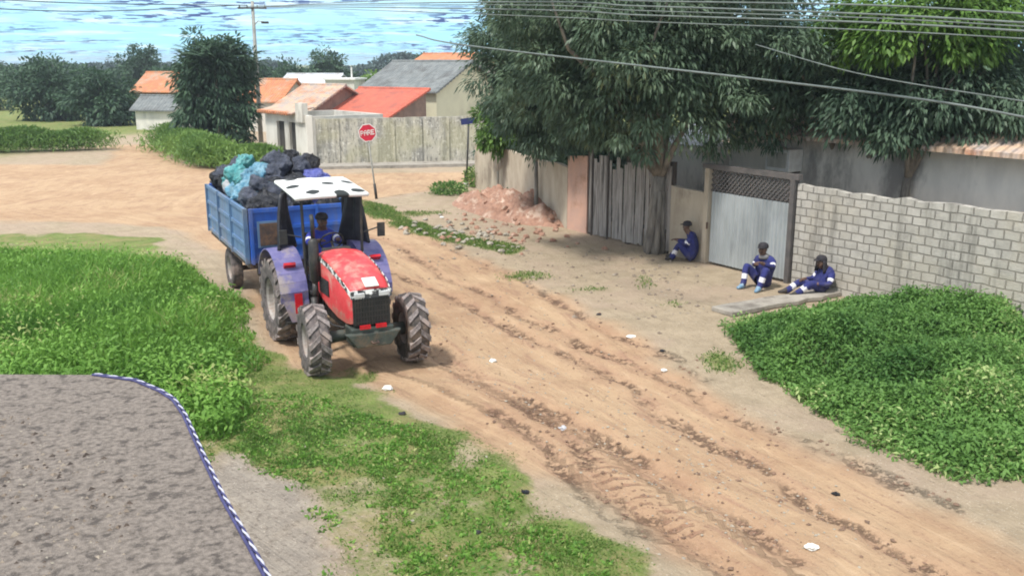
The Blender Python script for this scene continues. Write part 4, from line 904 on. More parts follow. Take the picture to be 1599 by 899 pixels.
for ph, mname in ((0, 'rope_white'), (math.pi, 'rope_blue')):
    P = []
    for i, q in enumerate(path_):
        d = (path_[min(i + 1, len(path_) - 1)] - path_[max(i - 1, 0)]).normalized(); s = d.cross(Vector((0, 0, 1))).normalized(); a_ = i * .42 + ph
        P.append(q + (s * math.cos(a_) + Vector((0, 0, 1)) * math.sin(a_)) * .0042)
    MB().tube(P, .0054, 6).build('strand', M[mname], rp, True)
MB().tube([q + Vector((-.015, -.009, -.004)) for q in path_[::6]], .009, 6).build('cable_core', M['rope_blue'], rp, True)
def slabspecks(n, r0, r1, mat, lab):
    V, F = [], []
    Pl = np.array([(p.x + off.x, p.y + off.y) for p in ol]); q = scatter(Pl, n, .55)
    for x, y in q:
        r = r0 + (r1 - r0) * random.random() ** 2.5; M3 = Matrix.Rotation(random.uniform(0, 6.3), 3, 'Z'); b = len(V)
        V += [tuple(M3 @ (Vector(t_) * r * random.uniform(.6, 1.3)) + Vector((x, y, ZR + r * .25))) for t_ in ((1, 0, -.3), (-.6, .8, -.3), (-.5, -.85, -.3), (.1, 0, .4))]; F += [(b, b+1, b+2), (b, b+3, b+1), (b+1, b+3, b+2), (b+2, b+3, b)]
    tag(MB().add(V, F).build('roof_litter', mat), lab, 'litter', kind='stuff')
slabspecks(5200, .004, .024, M['debris'], 'dry leaf crumbs and grit lying on the roof slab'); slabspecks(1500, .008, .030, M['debris2'], 'bigger dark dead leaves and bits lying on the roof slab'); slabspecks(1700, .004, .016, M['stone'], 'pale grit lying on the roof slab')

# ---------------------------------------------------------------- the tractor (local x forward, y to its left)
FWD = Vector((.457, -.889, 0)).normalized(); LFT = Vector((-FWD.y, FWD.x, 0))
RA = Vector((-3.40, 16.35, 0)); TZ = math.atan2(FWD.y, FWD.x)
tr = thing('tractor', 'red and blue farm tractor with white spotted canopy pulling the trailer', 'tractor', RA + Vector((0, 0, -.03)), TZ)
def wheel(parent, name, x, y, rad, wd, rimr, lugs, tm_, steer=0, lugged=True):
    t = bpy.data.objects.new(name, None); col.objects.link(t); t.parent = parent; t.location = (x, y, rad); t.rotation_euler = (0, 0, steer)
    mb = MB(); h = wd / 2; rc = rad - (.035 if lugged else 0)
    mb.lathe([(rimr, -h * .78), (rimr + .03, -h * .92), (rc * .80, -h * 1.0), (rc * .93, -h * .93), (rc * .985, -h * .72), (rc, 0), (rc * .985, h * .72), (rc * .93, h * .93), (rc * .80, h * 1.0), (rimr + .03, h * .92), (rimr, h * .78)], 40)
    if lugged:
        mb.mi = 1
        for k in range(lugs):
            for sg in (-1, 1):
                a0 = 2 * math.pi * (k + (.25 if sg > 0 else -.25)) / lugs; P = []
                for s in (0, 1):
                    yy = sg * (h * .02 if s == 0 else h * .98); aa = a0 - s * .26; dw = .055 / rad * (1 if s == 0 else 1.25)
                    r_in = rc * (.985 if s == 0 else .90); r_out = rad * (1.0 if s == 0 else .955)
                    for r_, a_ in ((r_in, aa - dw), (r_in, aa + dw), (r_out, aa + dw * .75), (r_out, aa - dw * .75)):
                        P.append((r_ * math.cos(a_), yy, r_ * math.sin(a_)))
                mb.add(P, [(0, 1, 2, 3), (4, 7, 6, 5), (0, 4, 5, 1), (1, 5, 6, 2), (2, 6, 7, 3), (3, 7, 4, 0)])
    mb.build('tyre', [tm_, M['lug']], t, False)
    mb = MB(); sg = 1 if y > 0 else -1
    mb.lathe([(rimr, -h * .78), (rimr * .93, -h * .6), (rimr * .9, h * .0), (rimr * .93, h * .6), (rimr, h * .78)], 32)
    mb.lathe([(rimr * .92, sg * h * .25), (rimr * .5, sg * h * .1), (rimr * .38, sg * h * .35), (.0, sg * h * .38)], 24); mb.lathe([(rimr * .92, sg * h * .22), (0, sg * h * .05)], 24)
    for k in range(8):
        a_ = k * math.pi / 4; mb.tube([(rimr * .3 * math.cos(a_), sg * h * .33, rimr * .3 * math.sin(a_)), (rimr * .3 * math.cos(a_), sg * h * .45, rimr * .3 * math.sin(a_))], .016, 6)
    mb.build('rim', M['rim'], t, False)
    return t
for s in (-1, 1):
    wheel(tr, 'rear_wheel', 0, s * .80, .76, .42, .37, 18, M['tyre'] if s > 0 else M['mud_tyre'])
    wheel(tr, 'front_wheel', 2.2, s * .815, .58, .35, .26, 15, M['tyre'] if s > 0 else M['mud_tyre'], R(-4))
# chassis, engine, axles
mb = MB(); mb.box((1.0, 0, .80), (2.1, .42, .44)); mb.box((0, 0, .78), (.75, .62, .56)); mb.box((1.85, 0, .78), (.9, .36, .32)); mb.build('chassis', M['black'], tr, bevel=.02)
MB().tube([(0, -.66, .76), (0, .66, .76)], .15, 16).build('rear_axle', M['black'], tr, True)
mb = MB(); mb.tube([(2.2, -.68, .58), (2.2, -.3, .60), (2.2, .3, .60), (2.2, .68, .58)], [.11, .085, .085, .11], 12); mb.box((2.2, 0, .62), (.3, .42, .28)); mb.build('front_axle', M['axle'], tr, True)
mb = MB(); mb.box((2.50, 0, .66), (.36, .66, .30), taper=1.06); mb.prism([(2.62, -.46, .74), (2.62, .46, .74), (2.62, .28, .50), (2.62, -.28, .50)], (.12, 0, 0)); mb.build('front_weight', M['axle'], tr, bevel=.025)
# hood: shell swept along x
def ring(x, hw, zb, zt, r=.11):
    P = [(x, -hw * .98, zb), (x, -hw, zb + (zt - zb) * .5), (x, -hw, zt - r), (x, -hw + r * .3, zt - r * .3), (x, -hw + r, zt)]
    P += [(x, -hw * .3, zt + .025), (x, hw * .3, zt + .025)]; P += [(x, -y, z) for (x, y, z) in P[4::-1]]; return P
rings = [ring(.95, .37, 1.06, 1.72), ring(1.15, .375, .98, 1.75), ring(1.55, .37, .90, 1.72), ring(2.0, .36, .84, 1.645), ring(2.4, .345, .84, 1.545), ring(2.56, .325, .86, 1.47), ring(2.62, .30, .88, 1.42)]
mb = MB(); nR = len(rings[0])
for rg in rings: mb.add(rg, [])
mb.f = [(i*nR+k, i*nR+k+1, (i+1)*nR+k+1, (i+1)*nR+k) for i in range(len(rings)-1) for k in range(nR-1)] + [tuple(range(nR)), tuple((len(rings)-1)*nR + k for k in range(nR))[::-1]]
mb.m = [0] * len(mb.f); ho = mb.build('hood', M['red'], tr, True)
es = ho.modifiers.new('split', 'EDGE_SPLIT'); es.split_angle = R(42)
# spotted trim band around the hood's shoulder
mb = MB()
for sg in (-1, 1):
    for i in range(len(rings) - 1):
        a_, b_ = rings[i], rings[i + 1]; k = 2 if sg < 0 else nR - 3
        za, zb_ = a_[2][2], b_[2][2]; oy = .012
        P = [(a_[0][0], sg * (abs(a_[2][1]) + oy), za - .03), (b_[0][0], sg * (abs(b_[2][1]) + oy), zb_ - .03), (b_[0][0], sg * (abs(b_[2][1]) + oy), zb_ + .05), (a_[0][0], sg * (abs(a_[2][1]) + oy), za + .05)]
        mb.prism(P, (0, -sg * .01, 0))
mb.box((2.645, 0, 1.34), (.05, .66, .13), Matrix.Rotation(R(-12), 3, 'Y')); mb.build('trim_band', M['band'], tr)
MB().box((2.56, .02, 1.505), (.22, .22, .012), Matrix.Rotation(R(26), 3, 'Y')).build('decal', M['white'], tr)
gr = MB().box((2.64, 0, 1.06), (.06, .60, .44)).build('grille', M['grille'], tr, bevel=.015)
mb = MB()
for k in range(13): mb.box((2.675, -.27 + k * .045, 1.06), (.014, .012, .40))
for k in range(5): mb.box((2.674, 0, .9 + k * .08), (.01, .56, .01))
mb.build('grille_bars', M['black'], gr)
for y in (-.2, .2): MB().box((2.685, y, 1.335), (.03, .17, .075)).build('headlight', M['glass'], tr, bevel=.01)
MB().box((2.73, .12, .835), (.04, .17, .06)).build('marker_lamp', M['lamp_red'], tr); MB().box((2.73, -.14, .835), (.04, .17, .06)).build('marker_lamp', M['lamp_red'], tr)
for s in (-1, 1):
    vb = MB().box((1.35, s * .374, 1.22), (.52, .012, .26)).build('side_vent', M['grille'], tr)
    mb = MB()
    for k in range(6): mb.box((1.35, s * .384, 1.12 + k * .042), (.50, .012, .012), Matrix.Rotation(R(s * 25), 3, 'X'))
    mb.build('vent_slats', M['black'], vb)
    MB().tube([(1.0, s * .3, .9), (1.3, s * .40, .72), (1.8, s * .38, .66), (2.15, s * .30, .70)], .018, 6).build('hose', M['black'], tr, True)
MB().tube([(2.70, -.05, .60), (2.80, -.05, .58), (2.80, .05, .58), (2.70, .05, .60)], .016, 6).build('tow_hook', M['rust'], tr, True)
# fenders
for s in (-1, 1):
    mb = MB(); n = 14; P = []
    for k in range(n + 1):
        a_ = R(8 + 150 * k / n); rr = .90 - (.05 if k in (0, n) else 0); P.append((rr * math.cos(a_), .76 + rr * math.sin(a_)))
    for k in range(n):
        (xa, za), (xb, zb_) = P[k], P[k + 1]
        mb.prism([(xa, s * .52, za), (xb, s * .52, zb_), (xb, s * .99, zb_ - .02), (xa, s * .99, za - .02)], ((xb - xa) * 0 + .02 * math.cos(R(8 + 150 * (k + .5) / n)), 0, .02 * math.sin(R(8 + 150 * (k + .5) / n))))
    mb.prism([(x, s * .52, z) for x, z in P] + [(-.5, s * .52, .95), (.5, s * .52, .72)], (0, s * .018, 0))
    mb.prism([(.87, s * .52, .90), (.93, s * .52, .55), (.93, s * .84, .55), (.87, s * .96, .90)], (.02, 0, .004))
    fd = mb.build('fender', M['fender'], tr)
    MB().box((.63, s * .76, 1.47), (.05, .20, .10), Matrix.Rotation(R(45), 3, 'Y')).build('fender_lamp', M['lamp_red'], fd)
    MB().box((.905, s * .70, .86), (.02, .13, .34), Matrix.Rotation(R(-4), 3, 'Y')).build('reflector_strip', M['lamp_red'], fd)
    MB().box((.55, s * .74, .50), (.5, .3, .035)).build('step', M['black'], tr)
# platform, seat, controls
MB().box((.55, 0, 1.02), (.9, .98, .05)).build('platform', M['black'], tr)
st_ = MB().box((-.10, 0, 1.30), (.5, .5, .14)).build('seat', M['black'], tr, bevel=.04); MB().box((-.36, 0, 1.58), (.12, .48, .5), Matrix.Rotation(R(-10), 3, 'Y')).build('seat_back', M['black'], st_, bevel=.04)
MB().box((.88, 0, 1.5), (.16, .5, .52)).build('dashboard', M['black'], tr, bevel=.03)
sw = MB(); c0 = Vector((.60, 0, 1.82)); Rm = Matrix.Rotation(R(-55), 3, 'Y')
sw.tube([c0 + Rm @ Vector((.0 + .2 * math.cos(t_), .2 * math.sin(t_), 0)) for t_ in np.linspace(0, 2 * math.pi, 25)], .014, 6, False); sw.tube([c0, (.85, 0, 1.55)], .022, 8)
for k in range(3): sw.tube([c0, c0 + Rm @ Vector((.2 * math.cos(k * 2.1), .2 * math.sin(k * 2.1), 0))], .01, 6)
sw.build('steering_wheel', M['black'], tr, True)
# exhaust stack on the right of the hood
mb = MB(); mb.tube([(1.15, -.47, .95), (1.15, -.47, 1.25)], .05, 10); mb.tube([(1.15, -.47, 1.25), (1.15, -.47, 1.30), (1.15, -.47, 1.95), (1.15, -.47, 2.0)], [.05, .085, .085, .04], 12); mb.tube([(1.15, -.47, 2.0), (1.15, -.47, 2.3), (1.1, -.47, 2.38)], .035, 10); mb.build('exhaust_stack', M['black'], tr, True)
MB().tube([(1.25, -.52, .45), (1.25, -.52, 1.02)], .06, 10).build('air_cleaner', M['black'], tr, True)
# roll posts, canopy and the dark side curtains
for s in (-1, 1):
    MB().tube([(-.42, s * .55, 1.1), (-.42, s * .55, 2.60)], .04, 8).build('rear_post', M['black'], tr)
    MB().tube([(.72, s * .50, 1.05), (.70, s * .52, 2.62)], .026, 8).build('front_post', M['black'], tr)
    def cur(u, v, s=s):
        wd = .10 + .26 * v + .03 * math.sin(u * 19); z = 2.60 - .98 * v
        return (-.10 + (u - .5) * .6 * (.4 + .6 * v), s * (.60 + (u - .5) * wd * 1.3 + .03 * math.sin(u * 14 + v * 3)) , z - .08 * math.sin(u * 3.1) * v)
    cu = MB().grid(cur, 16, 12).build('side_curtain', M['tarp'], tr, True); so_ = cu.modifiers.new('thick', 'SOLIDIFY'); so_.thickness = .05
    mb = MB(); mb.tube([(.70, s * .55, 1.95), (.72, s * .80, 2.02)], .012, 6); mb.box((.73, s * .86, 1.98), (.04, .13, .24)); mb.build('mirror', M['black'], tr)
Rt = Matrix.Rotation(R(5), 3, 'Y')
def can(u, v):
    x, y = (u - .5) * 1.45, (v - .5) * 1.30; return Rt @ Vector((x, y, .07 * (1 - (2 * abs(v - .5)) ** 2) * (1 - (2 * abs(u - .5)) ** 4) + .05)) + Vector((.08, 0, 2.66))
cy_ = MB().grid(can, 14, 14).build('canopy', M['canvas'], tr, True); so_ = cy_.modifiers.new('thick', 'SOLIDIFY'); so_.thickness = .07; so_.offset = -1
cy_.modifiers.new('bev', 'BEVEL').width = .02
# ---------------------------------------------------------------- the trailer
tl = thing('farm_trailer', 'blue steel farm trailer heaped with rubbish bags behind the tractor', 'trailer', RA + Vector((0, 0, -.03)), TZ)
X0, X1, HW, ZB, ZT = -1.45, -5.6, .98, 1.12, 2.16
def board(name, p, q, nrib, mat, out, hz=(ZB, ZT)):
    p, q = Vector(p), Vector(q); d = (q - p).normalized(); L = (q - p).length; o = Vector(out); mb = MB()
    c = (p + q) / 2; mb.beam(p + Vector((0, 0, (hz[0] + hz[1]) / 2)), q + Vector((0, 0, (hz[0] + hz[1]) / 2)), .03, hz[1] - hz[0])
    for zz_ in (hz[1] - .04, (hz[0] + hz[1]) / 2 + .14, (hz[0] + hz[1]) / 2 - .18, hz[0] + .05): mb.beam(p + o * .025 + Vector((0, 0, zz_)), q + o * .025 + Vector((0, 0, zz_)), .035, .07)
    b = mb.build(name, mat, tl)
    for k in range(nrib + 1): s_ = p + d * (.04 + (L - .08) * k / nrib) + o * .04; MB().box(s_ + Vector((0, 0, (hz[0] + hz[1]) / 2)), (.06, .05, hz[1] - hz[0] + .02)).build('stake', mat, b)
    return b
fb = board('front_board', (X0, -HW, 0), (X0, HW, 0), 3, M['trblue'], (1, 0, 0))
board('side_board', (X0, -HW - .03, 0), (X1, -HW - .03, 0), 3, M['trside'], (0, -1, 0)); board('side_board', (X0, HW + .03, 0), (X1, HW + .03, 0), 3, M['trside'], (0, 1, 0))
board('tail_board', (X1, -HW, 0), (X1, HW, 0), 3, M['trblue'], (-1, 0, 0))
MB().box((X0 + .12, -.60, 1.68), (.02, .42, .42)).build('rusty_patch', M['rust'], fb); MB().box((X0 + .105, -.60, 1.68), (.02, .50, .50)).build('patch_frame', M['trside'], fb)
MB().box(((X0 + X1) / 2, 0, ZB - .05), (X1 - X0, HW * 2 + .05, .09)).build('floor', M['rust'], tl)
mb = MB()
for y in (-.42, .42): mb.box(((X0 + X1) / 2, y, ZB - .18), (4.15, .10, .16))
mb.box((X0 - .1, 0, ZB - .18), (.12, 1.7, .16)); mb.build('frame', M['rust'], tl)
mb = MB(); mb.beam((X0, -.42, ZB - .2), (-.62, 0, .62), .08, .1); mb.beam((X0, .42, ZB - .2), (-.62, 0, .62), .08, .1); mb.build('drawbar', M['rust'], tl)
for xx in (-4.35,):
    MB().tube([(xx, -.78, .44), (xx, .78, .44)], .06, 8).build('axle', M['rust'], tl); MB().box((xx, 0, .72), (.3, 1.0, .34)).build('axle_bracket', M['rust'], tl)
    for s in (-1, 1): wheel(tl, 'trailer_wheel', xx, s * .78, .46, .24, .24, 10, M['mud_tyre'], lugged=False)
MB().box((-1.7, -.55, .88), (.5, .3, .16)).build('tool_box', M['rim'], tl)
# rubbish bags
def bag(seed, rx, ry, rz):
    bm = bmesh.new(); bmesh.ops.create_icosphere(bm, subdivisions=4, radius=1)
    for v in bm.verts:
        d = v.co.normalized(); n = mnoise.fractal(d * 1.6 + Vector((seed * 2.3, seed, 0)), 1, 2.1, 3); cr = abs(mnoise.noise(Vector((math.atan2(d.y, d.x) * 2.2 + seed, d.z * 1.2, seed)))) 
        k = 1 + .24 * n - .24 * cr * (1 + d.z); p = d * k
        if d.z > .86: p = Vector((p.x * .35, p.y * .35, p.z * (1.05 + (d.z - .86) * 2.6)))
        v.co = (p.x * rx, p.y * ry, p.z * rz)
    me = bpy.data.meshes.new('rubbish_bag'); bm.to_mesh(me); bm.free(); me.polygons.foreach_set('use_smooth', [True] * len(me.polygons)); return me
protos = [bag(k, .38, .33, .30) for k in range(7)]
LB = {'bag_black': 'black rubbish bag on the trailer load', 'bag_grey': 'slate grey rubbish bag on the trailer load', 'bag_blue': 'light blue rubbish bag near the trailer load edge', 'bag_teal': 'teal rubbish bag on the trailer load', 'bag_white': 'white rubbish bag at the rear of the load', 'bag_violet': 'violet blue rubbish bag just behind the tractor canopy'}
BG = [(-1.95, -.62, 2.15, 'bag_black'), (-1.9, -.05, 2.1, 'bag_black'), (-2.0, .55, 2.15, 'bag_violet'), (-2.55, -.72, 2.2, 'bag_blue'), (-3.2, -.74, 2.2, 'bag_blue'), (-2.9, -.5, 2.38, 'bag_blue'), (-2.5, -.2, 2.5, 'bag_black'), (-2.5, .4, 2.5, 'bag_violet'), (-2.45, .8, 2.25, 'bag_grey'),
      (-3.1, 0, 2.75, 'bag_black'), (-3.3, -.35, 2.6, 'bag_grey'), (-3.1, .5, 2.8, 'bag_grey'), (-3.7, -.62, 2.45, 'bag_teal'), (-4.1, -.7, 2.3, 'bag_white'), (-3.9, -.15, 2.75, 'bag_teal'), (-3.8, .35, 2.85, 'bag_black'), (-3.7, .8, 2.5, 'bag_grey'), (-4.5, -.35, 2.65, 'bag_grey'), (-4.4, .25, 2.75, 'bag_black'),
      (-4.8, -.75, 2.3, 'bag_black'), (-5.2, -.7, 2.35, 'bag_black'), (-5.1, -.15, 2.5, 'bag_black'), (-4.9, .5, 2.6, 'bag_grey'), (-5.3, .6, 2.3, 'bag_black'), (-5.55, -.8, 2.2, 'bag_black'), (-3.0, .85, 2.35, 'bag_black'), (-2.15, -.35, 2.42, 'bag_grey'), (-4.3, .8, 2.45, 'bag_black'),
      (-3.4, .15, 2.98, 'bag_grey'), (-2.3, .15, 2.35, 'bag_black'), (-2.25, -.75, 2.25, 'bag_blue'), (-3.5, -.78, 2.3, 'bag_blue'), (-2.85, -.78, 2.32, 'bag_blue'), (-3.35, -.6, 2.5, 'bag_teal'), (-3.95, -.55, 2.6, 'bag_teal'), (-2.65, -.62, 2.5, 'bag_blue'), (-4.5, -.75, 2.4, 'bag_teal'), (-1.85, .75, 2.2, 'bag_violet'), (-3.1, -.35, 2.72, 'bag_blue'), (-1.9, .3, 2.3, 'bag_violet')]
BG = [(x, y, 2.15 + (z - 2.15) * .84, m) for (x, y, z, m) in BG]; BG2 = []
for k3, (x, y, z, m) in enumerate(BG):                        # the heap is many smallish bags
    BG2.append((x, y, z, m))
    m2 = random.choice([m, m, 'bag_black', 'bag_grey']) if m not in ('bag_blue', 'bag_teal') else m
    BG2.append((x + random.uniform(-.32, .32), min(.85, max(-.85, y + random.uniform(-.3, .3))), z + random.uniform(-.02, .12), m2))
    if k3 % 2: BG2.append((x + random.uniform(-.4, .4), min(.85, max(-.85, y + random.uniform(-.35, .35))), z + random.uniform(0, .15), random.choice([m, m, 'bag_blue' if y < -.2 else 'bag_black', 'bag_grey', 'bag_black'])))
for k, (x, y, z, m) in enumerate(BG2):
    key = ('bagmesh', k % 7, m); me = protos[k % 7].copy(); me.materials.append(M[m]); o = bpy.data.objects.new('rubbish_bag', me); col.objects.link(o)
    o.location = RA + FWD * x + LFT * max(-.72, min(.72, y)) + Vector((0, 0, z - .06)); s_ = random.uniform(.42, .78); o.scale = (s_ * random.uniform(.9, 1.2), s_, s_ * random.uniform(.8, 1.1)); o.rotation_euler = (random.uniform(-.7, .7), random.uniform(-.7, .7), random.uniform(0, 6)); tag(o, LB[m], 'rubbish bag', LB[m].replace(' bag ', ' bags ', 1))
for k in range(20):                            # the lower layer that carries the heap
    me = protos[k % 7].copy(); m = random.choice(['bag_black', 'bag_grey', 'bag_black']); me.materials.append(M[m]); o = bpy.data.objects.new('rubbish_bag', me); col.objects.link(o)
    o.location = RA + FWD * (-1.9 - (k // 4) * .85) + LFT * (-.54 + .36 * (k % 4)) + Vector((0, 0, 1.88 + .1 * random.random())); o.scale = (1.1, .95, 1.25); o.rotation_euler = (0, 0, k); tag(o, LB[m], 'rubbish bag', LB[m].replace(' bag ', ' bags ', 1))

# ---------------------------------------------------------------- people
def person(label, loc, rz, J, mats, head_dir=(1, 0, 0), cap='darkcloth', flap=False, group=None, boot='boot', topcap=None, neckcloth=None, hands=True):
    """J: joints in a local frame that faces +x"""
    t = thing('person', label, 'person', loc, rz, group)
    V, RAD, Ed, seg = [], [], [], []
    def vt(p, r): V.append(Vector(p)); RAD.append(r); return len(V) - 1
    def ed(a, b, mat): Ed.append((a, b)); seg.append((a, b, mat))
    hd = Vector(head_dir).normalized()
    pv = vt(J['pelvis'], (.185, .165)); ab = vt(Vector(J['pelvis']).lerp(Vector(J['chest']), .5), (.185, .16)); ch = vt(J['chest'], (.20, .165)); nb = vt(J['neck'], (.075, .075))
    hl = vt(Vector(J['head']) + Vector((0, 0, -.075)) + hd * .025, (.066, .068)); hm = vt(Vector(J['head']) + Vector((0, 0, .02)), (.083, .098)); ht = vt(Vector(J['head']) + Vector((0, 0, .085)) - hd * .01, (.062, .075))
    ed(pv, ab, 'cloth'); ed(ab, ch, 'cloth'); ed(ch, nb, 'cloth'); ed(nb, hl, 'skin'); ed(hl, hm, 'skin'); ed(hm, ht, 'skin')
    nz = vt(Vector(J['head']) + hd * .112 + Vector((0, 0, -.015)), (.014, .014)); ed(hm, nz, 'skin')
    sd = hd.cross(Vector((0, 0, 1))).normalized()
    for sg in (-1, 1):
        er = vt(Vector(J['head']) + sd * sg * .095 + Vector((0, 0, 0)), (.018, .012)); ed(hm, er, 'skin')
    for S in ('l', 'r'):
        sh, el, wr = vt(J['sh_' + S], (.095, .09)), vt(J['el_' + S], (.066, .066)), vt(J['wr_' + S], (.042, .042))
        ed(ch, sh, 'cloth'); ed(sh, el, 'arm'); ed(el, wr, 'fore')
        wd = (Vector(J['wr_' + S]) - Vector(J['el_' + S])).normalized(); pm_ = vt(Vector(J['wr_' + S]) + wd * .065, (.036, .022)); ed(wr, pm_, 'skin')
        if hands:
            side = wd.cross(Vector((0, 0, 1))); side = side.normalized() if side.length > .1 else Vector((0, 1, 0)); dn_ = wd.cross(side).normalized(); dn_ = dn_ if dn_.z < 0 else -dn_
            for k, ln in enumerate((.062, .075, .070, .055)):
                q0 = Vector(V[pm_]) + wd * .03 + side * (-.03 + .02 * k); q1 = q0 + wd * ln * .55 + dn_ * .012; q2 = q1 + wd * ln * .35 + dn_ * .03
                a_, b_, c_ = vt(q0, (.010, .010)), vt(q1, (.009, .009)), vt(q2, (.007, .007)); ed(pm_, a_, 'skin'); ed(a_, b_, 'skin'); ed(b_, c_, 'skin')
            q0 = Vector(V[pm_]) - side * .042 - wd * .015; q1 = q0 - side * .02 + wd * .035 + dn_ * .01; a_, b_ = vt(q0, (.012, .012)), vt(q1, (.009, .009)); ed(pm_, a_, 'skin'); ed(a_, b_, 'skin')
        hp_, kn, an = vt(J['hip_' + S], (.125, .125)), vt(J['kn_' + S], (.088, .088)), vt(J['an_' + S], (.058, .058))
        tv = Vector(J['toe_' + S]) - Vector(J['an_' + S]); he_ = vt(Vector(J['an_' + S]) + Vector((0, 0, -.045)) - tv * .16, (.042, .042)); to = vt(J['toe_' + S], (.04, .032))
        ed(pv, hp_, 'cloth'); ed(hp_, kn, 'thigh'); ed(kn, an, 'shin'); ed(an, he_, 'boot'); ed(an, to, 'boot')
    me = bpy.data.meshes.new('body'); me.from_pydata([v[:] for v in V], Ed, []); o = bpy.data.objects.new('body', me); col.objects.link(o)
    sk = o.modifiers.new('skin', 'SKIN'); sk.use_smooth_shade = True
    for i, r in enumerate(RAD): me.skin_vertices[0].data[i].radius = r; me.skin_vertices[0].data[i].use_root = (i == 0)
    ss = o.modifiers.new('sub', 'SUBSURF'); ss.levels = ss.render_levels = 2
    dg = bpy.context.evaluated_depsgraph_get(); dg.update(); nm = bpy.data.meshes.new_from_object(o.evaluated_get(dg)); nm.name = 'body'
    o.modifiers.clear(); o.data = nm; nm.materials.clear()
    names = ['cloth', 'skin', 'boot', 'band']; ML = [mats['cloth'], M['skin'], M[boot], M['reflect']]
    for m_ in ML: nm.materials.append(m_)
    segs = [(V[a], V[b], m_, max(RAD[a]), max(RAD[b])) for a, b, m_ in seg]; mi = []
    for pl in nm.polygons:
        c_ = pl.center; best = (1e9, 'cloth', 0)
        for a_, b_, m_, ra, rb in segs:
            d_ = b_ - a_; tt = max(0, min(1, (c_ - a_).dot(d_) / d_.length_squared)); dist = (c_ - a_ - d_ * tt).length - (ra + (rb - ra) * tt)
            if dist < best[0]: best = (dist, m_, tt)
        m_, tt = best[1], best[2]; k = 0
        if m_ == 'skin': k = 1
        elif m_ == 'boot': k = 2
        elif m_ == 'shin' and .42 < tt < .68: k = 3
        elif m_ == 'arm' and .50 < tt < .74: k = 3
        elif m_ == 'fore' and .86 < tt: k = 1
        mi.append(k)
    nm.polygons.foreach_set('material_index', mi); nm.polygons.foreach_set('use_smooth', [True] * len(mi)); o.parent = t
    H0 = Vector(J['head'])
    for sg in (-1, 1):
        MB().lathe([(0, -.011), (.009, -.006), (.011, 0), (.009, .006), (0, .011)], 8, 'Y', H0 + hd * .086 + sd * sg * .034 + Vector((0, 0, .018))).build('eye', M['darkcloth'], t, True)
    MB().box(H0 + hd * .082 + Vector((0, 0, -.062)), (.02, .045, .009), Matrix.Rotation(math.atan2(hd.y, hd.x), 3, 'Z')).build('mouth', M['darkcloth'], t)
    if cap:
        mb = MB(); rot = Matrix.Rotation(math.atan2(hd.y, hd.x), 3, 'Z')
        prof = [(.112, .035), (.116, .06), (.108, .10), (.08, .135), (.04, .15), (.001, .153)]; n = 20
        mb.lathe(prof, n, 'Z', H0 - hd * .008)
        br = [Vector((.09, -.075, .052)), Vector((.15, -.062, .045)), Vector((.185, 0, .038)), Vector((.15, .062, .045)), Vector((.09, .075, .052))]
        mb.prism([H0 + rot @ p for p in br], (0, 0, .012)); mb.build('cap', M[topcap or cap], t, True)
    if flap:
        def fl(u, v):
            an_ = R(70 + 220 * u); r_ = .115 + .035 * v; return H0 + Matrix.Rotation(math.atan2(hd.y, hd.x), 3, 'Z') @ Vector((r_ * math.cos(an_), r_ * math.sin(an_), .05 - .26 * v))
        f_ = MB().grid(fl, 14, 5).build('neck_flap', M[cap], t, True); f_.modifiers.new('th', 'SOLIDIFY').thickness = .012
    if neckcloth:
        N0 = Vector(J['neck']); MB().lathe([(.09, -.05), (.115, -.03), (.11, .02), (.085, .05), (.07, .055)], 16, 'Z', N0 + hd * .02).build('neck_cloth', M[neckcloth], t, True)
    return t
def sitting(lean=.0, k1=(.40, .50), k2=(.40, .50), a1=(.62, .07), a2=(.62, .07), w1=None, w2=None, spread=.14, yaw=0):
    c = Vector((-.02 + lean * .32, 0, .50)); n = Vector((.0 + lean * .55, 0, .70)); h = Vector((.05 + lean * .68, 0, .86))
    J = dict(pelvis=(0, 0, .145), chest=c, neck=n, head=h, sh_l=c + Vector((.0, .20, .10)), sh_r=c + Vector((0, -.20, .10)))
    for S, sg, k, a in (('l', 1, k1, a1), ('r', -1, k2, a2)):
        J['hip_' + S] = (.06, sg * .11, .125); J['kn_' + S] = (k[0], sg * (spread + .05), k[1]); J['an_' + S] = (a[0], sg * spread, a[1]); J['toe_' + S] = (a[0] + .19, sg * (spread + .03), .04 if a[1] < .15 else a[1])
    for S, sg, w_ in (('l', 1, w1), ('r', -1, w2)):
        w_ = Vector(w_) if w_ else Vector((J['kn_' + S][0] + .02, sg * .12, J['kn_' + S][1] + .085))
        J['wr_' + S] = w_; s0 = J['sh_' + S]; m_ = (s0 + w_) / 2; J['el_' + S] = m_ + Vector((-.05, sg * .09, -.10))
    return J
MT = {'cloth': M['navy']}
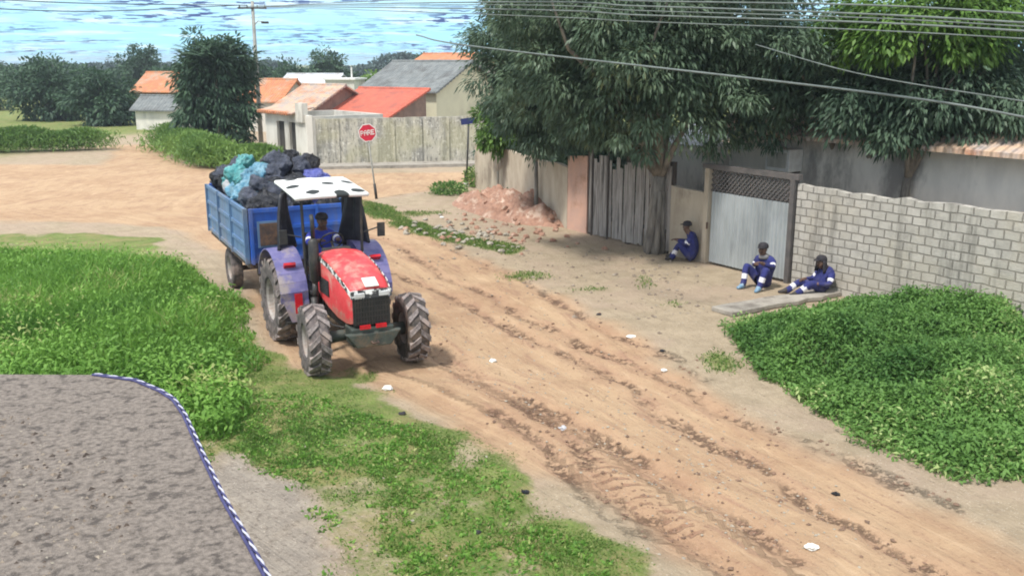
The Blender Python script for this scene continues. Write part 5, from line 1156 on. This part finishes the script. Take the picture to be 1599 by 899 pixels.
# facing left along the wall, back against the gate post
person('worker in navy overalls sitting sideways with raised knees by the left gate post', (G(1084, 408).x, G(1084, 408).y, zat(*G(1084, 408).xy[:])), math.atan2(.45, -.9), sitting(.25, (.36, .46), (.40, .44), (.52, .07), (.60, .07), w1=(.42, .06, .52), w2=(.47, -.08, .50)), MT, head_dir=(.9, -.1, -.15))
person('worker in navy overalls and grey neckcloth sitting in front of the corrugated gate', (G(1193, 447).x, G(1193, 447).y, zat(*G(1193, 447).xy[:])), R(222), sitting(.12, (.36, .50), (.36, .52), (.50, .07), (.50, .07), w1=(.36, .16, .60), w2=(.20, -.12, .52), spread=.2), MT, head_dir=(1, .15, -.1), neckcloth='greycloth', boot='blueshoe')
J3 = sitting(-.12, (.36, .28), (.40, .22), (.66, .06), (.72, .06), w1=(.26, .22, .26), w2=(.30, -.16, .28))
for k_ in ('chest', 'neck', 'head', 'sh_l', 'sh_r', 'el_l', 'el_r'):
    v_ = Vector(J3[k_]); J3[k_] = Vector((v_.x - .06 + .12 * (k_ == 'head'), v_.y, v_.z * .80 - .02))
person('worker in navy with dark hooded hat reclining at the block wall, legs stretched out', (G(1280, 460).x, G(1280, 460).y, .04), R(196), J3, MT, head_dir=(1, .1, -.25), flap=True)
# driver
dl = RA + FWD * -.08 + LFT * 0 + Vector((0, 0, 1.20))
J = sitting(.12, (.46, .22), (.46, .22), (.56, -.10), (.56, -.10), w1=(.50, .17, .58), w2=(.50, -.17, .58), spread=.16)
for S in 'lr': J['toe_' + S] = (J['an_' + S][0] + .17, J['toe_' + S][1], -.12)
person('tractor driver in bright blue overalls at the steering wheel', (dl.x, dl.y, dl.z), TZ, J, {'cloth': M['royal']}, head_dir=(1, 0, -.1))
# ---------------------------------------------------------------- the humid air between here and the woods
mz = bpy.data.materials.new('humid_air'); mz.use_nodes = True; zt = mz.node_tree; zt.nodes.clear()
pvn = zt.nodes.new('ShaderNodeVolumePrincipled'); pvn.inputs['Color'].default_value = (.80, .90, 1, 1); pvn.inputs['Density'].default_value = .0006; pvn.inputs['Anisotropy'].default_value = .2
zo = zt.nodes.new('ShaderNodeOutputMaterial'); zt.links.new(pvn.outputs[0], zo.inputs['Volume'])
tag(MB().box((0, 600, 5), (1800, 1880, 14)).build('haze', mz), 'thin humid air over the street', 'haze', kind='stuff')
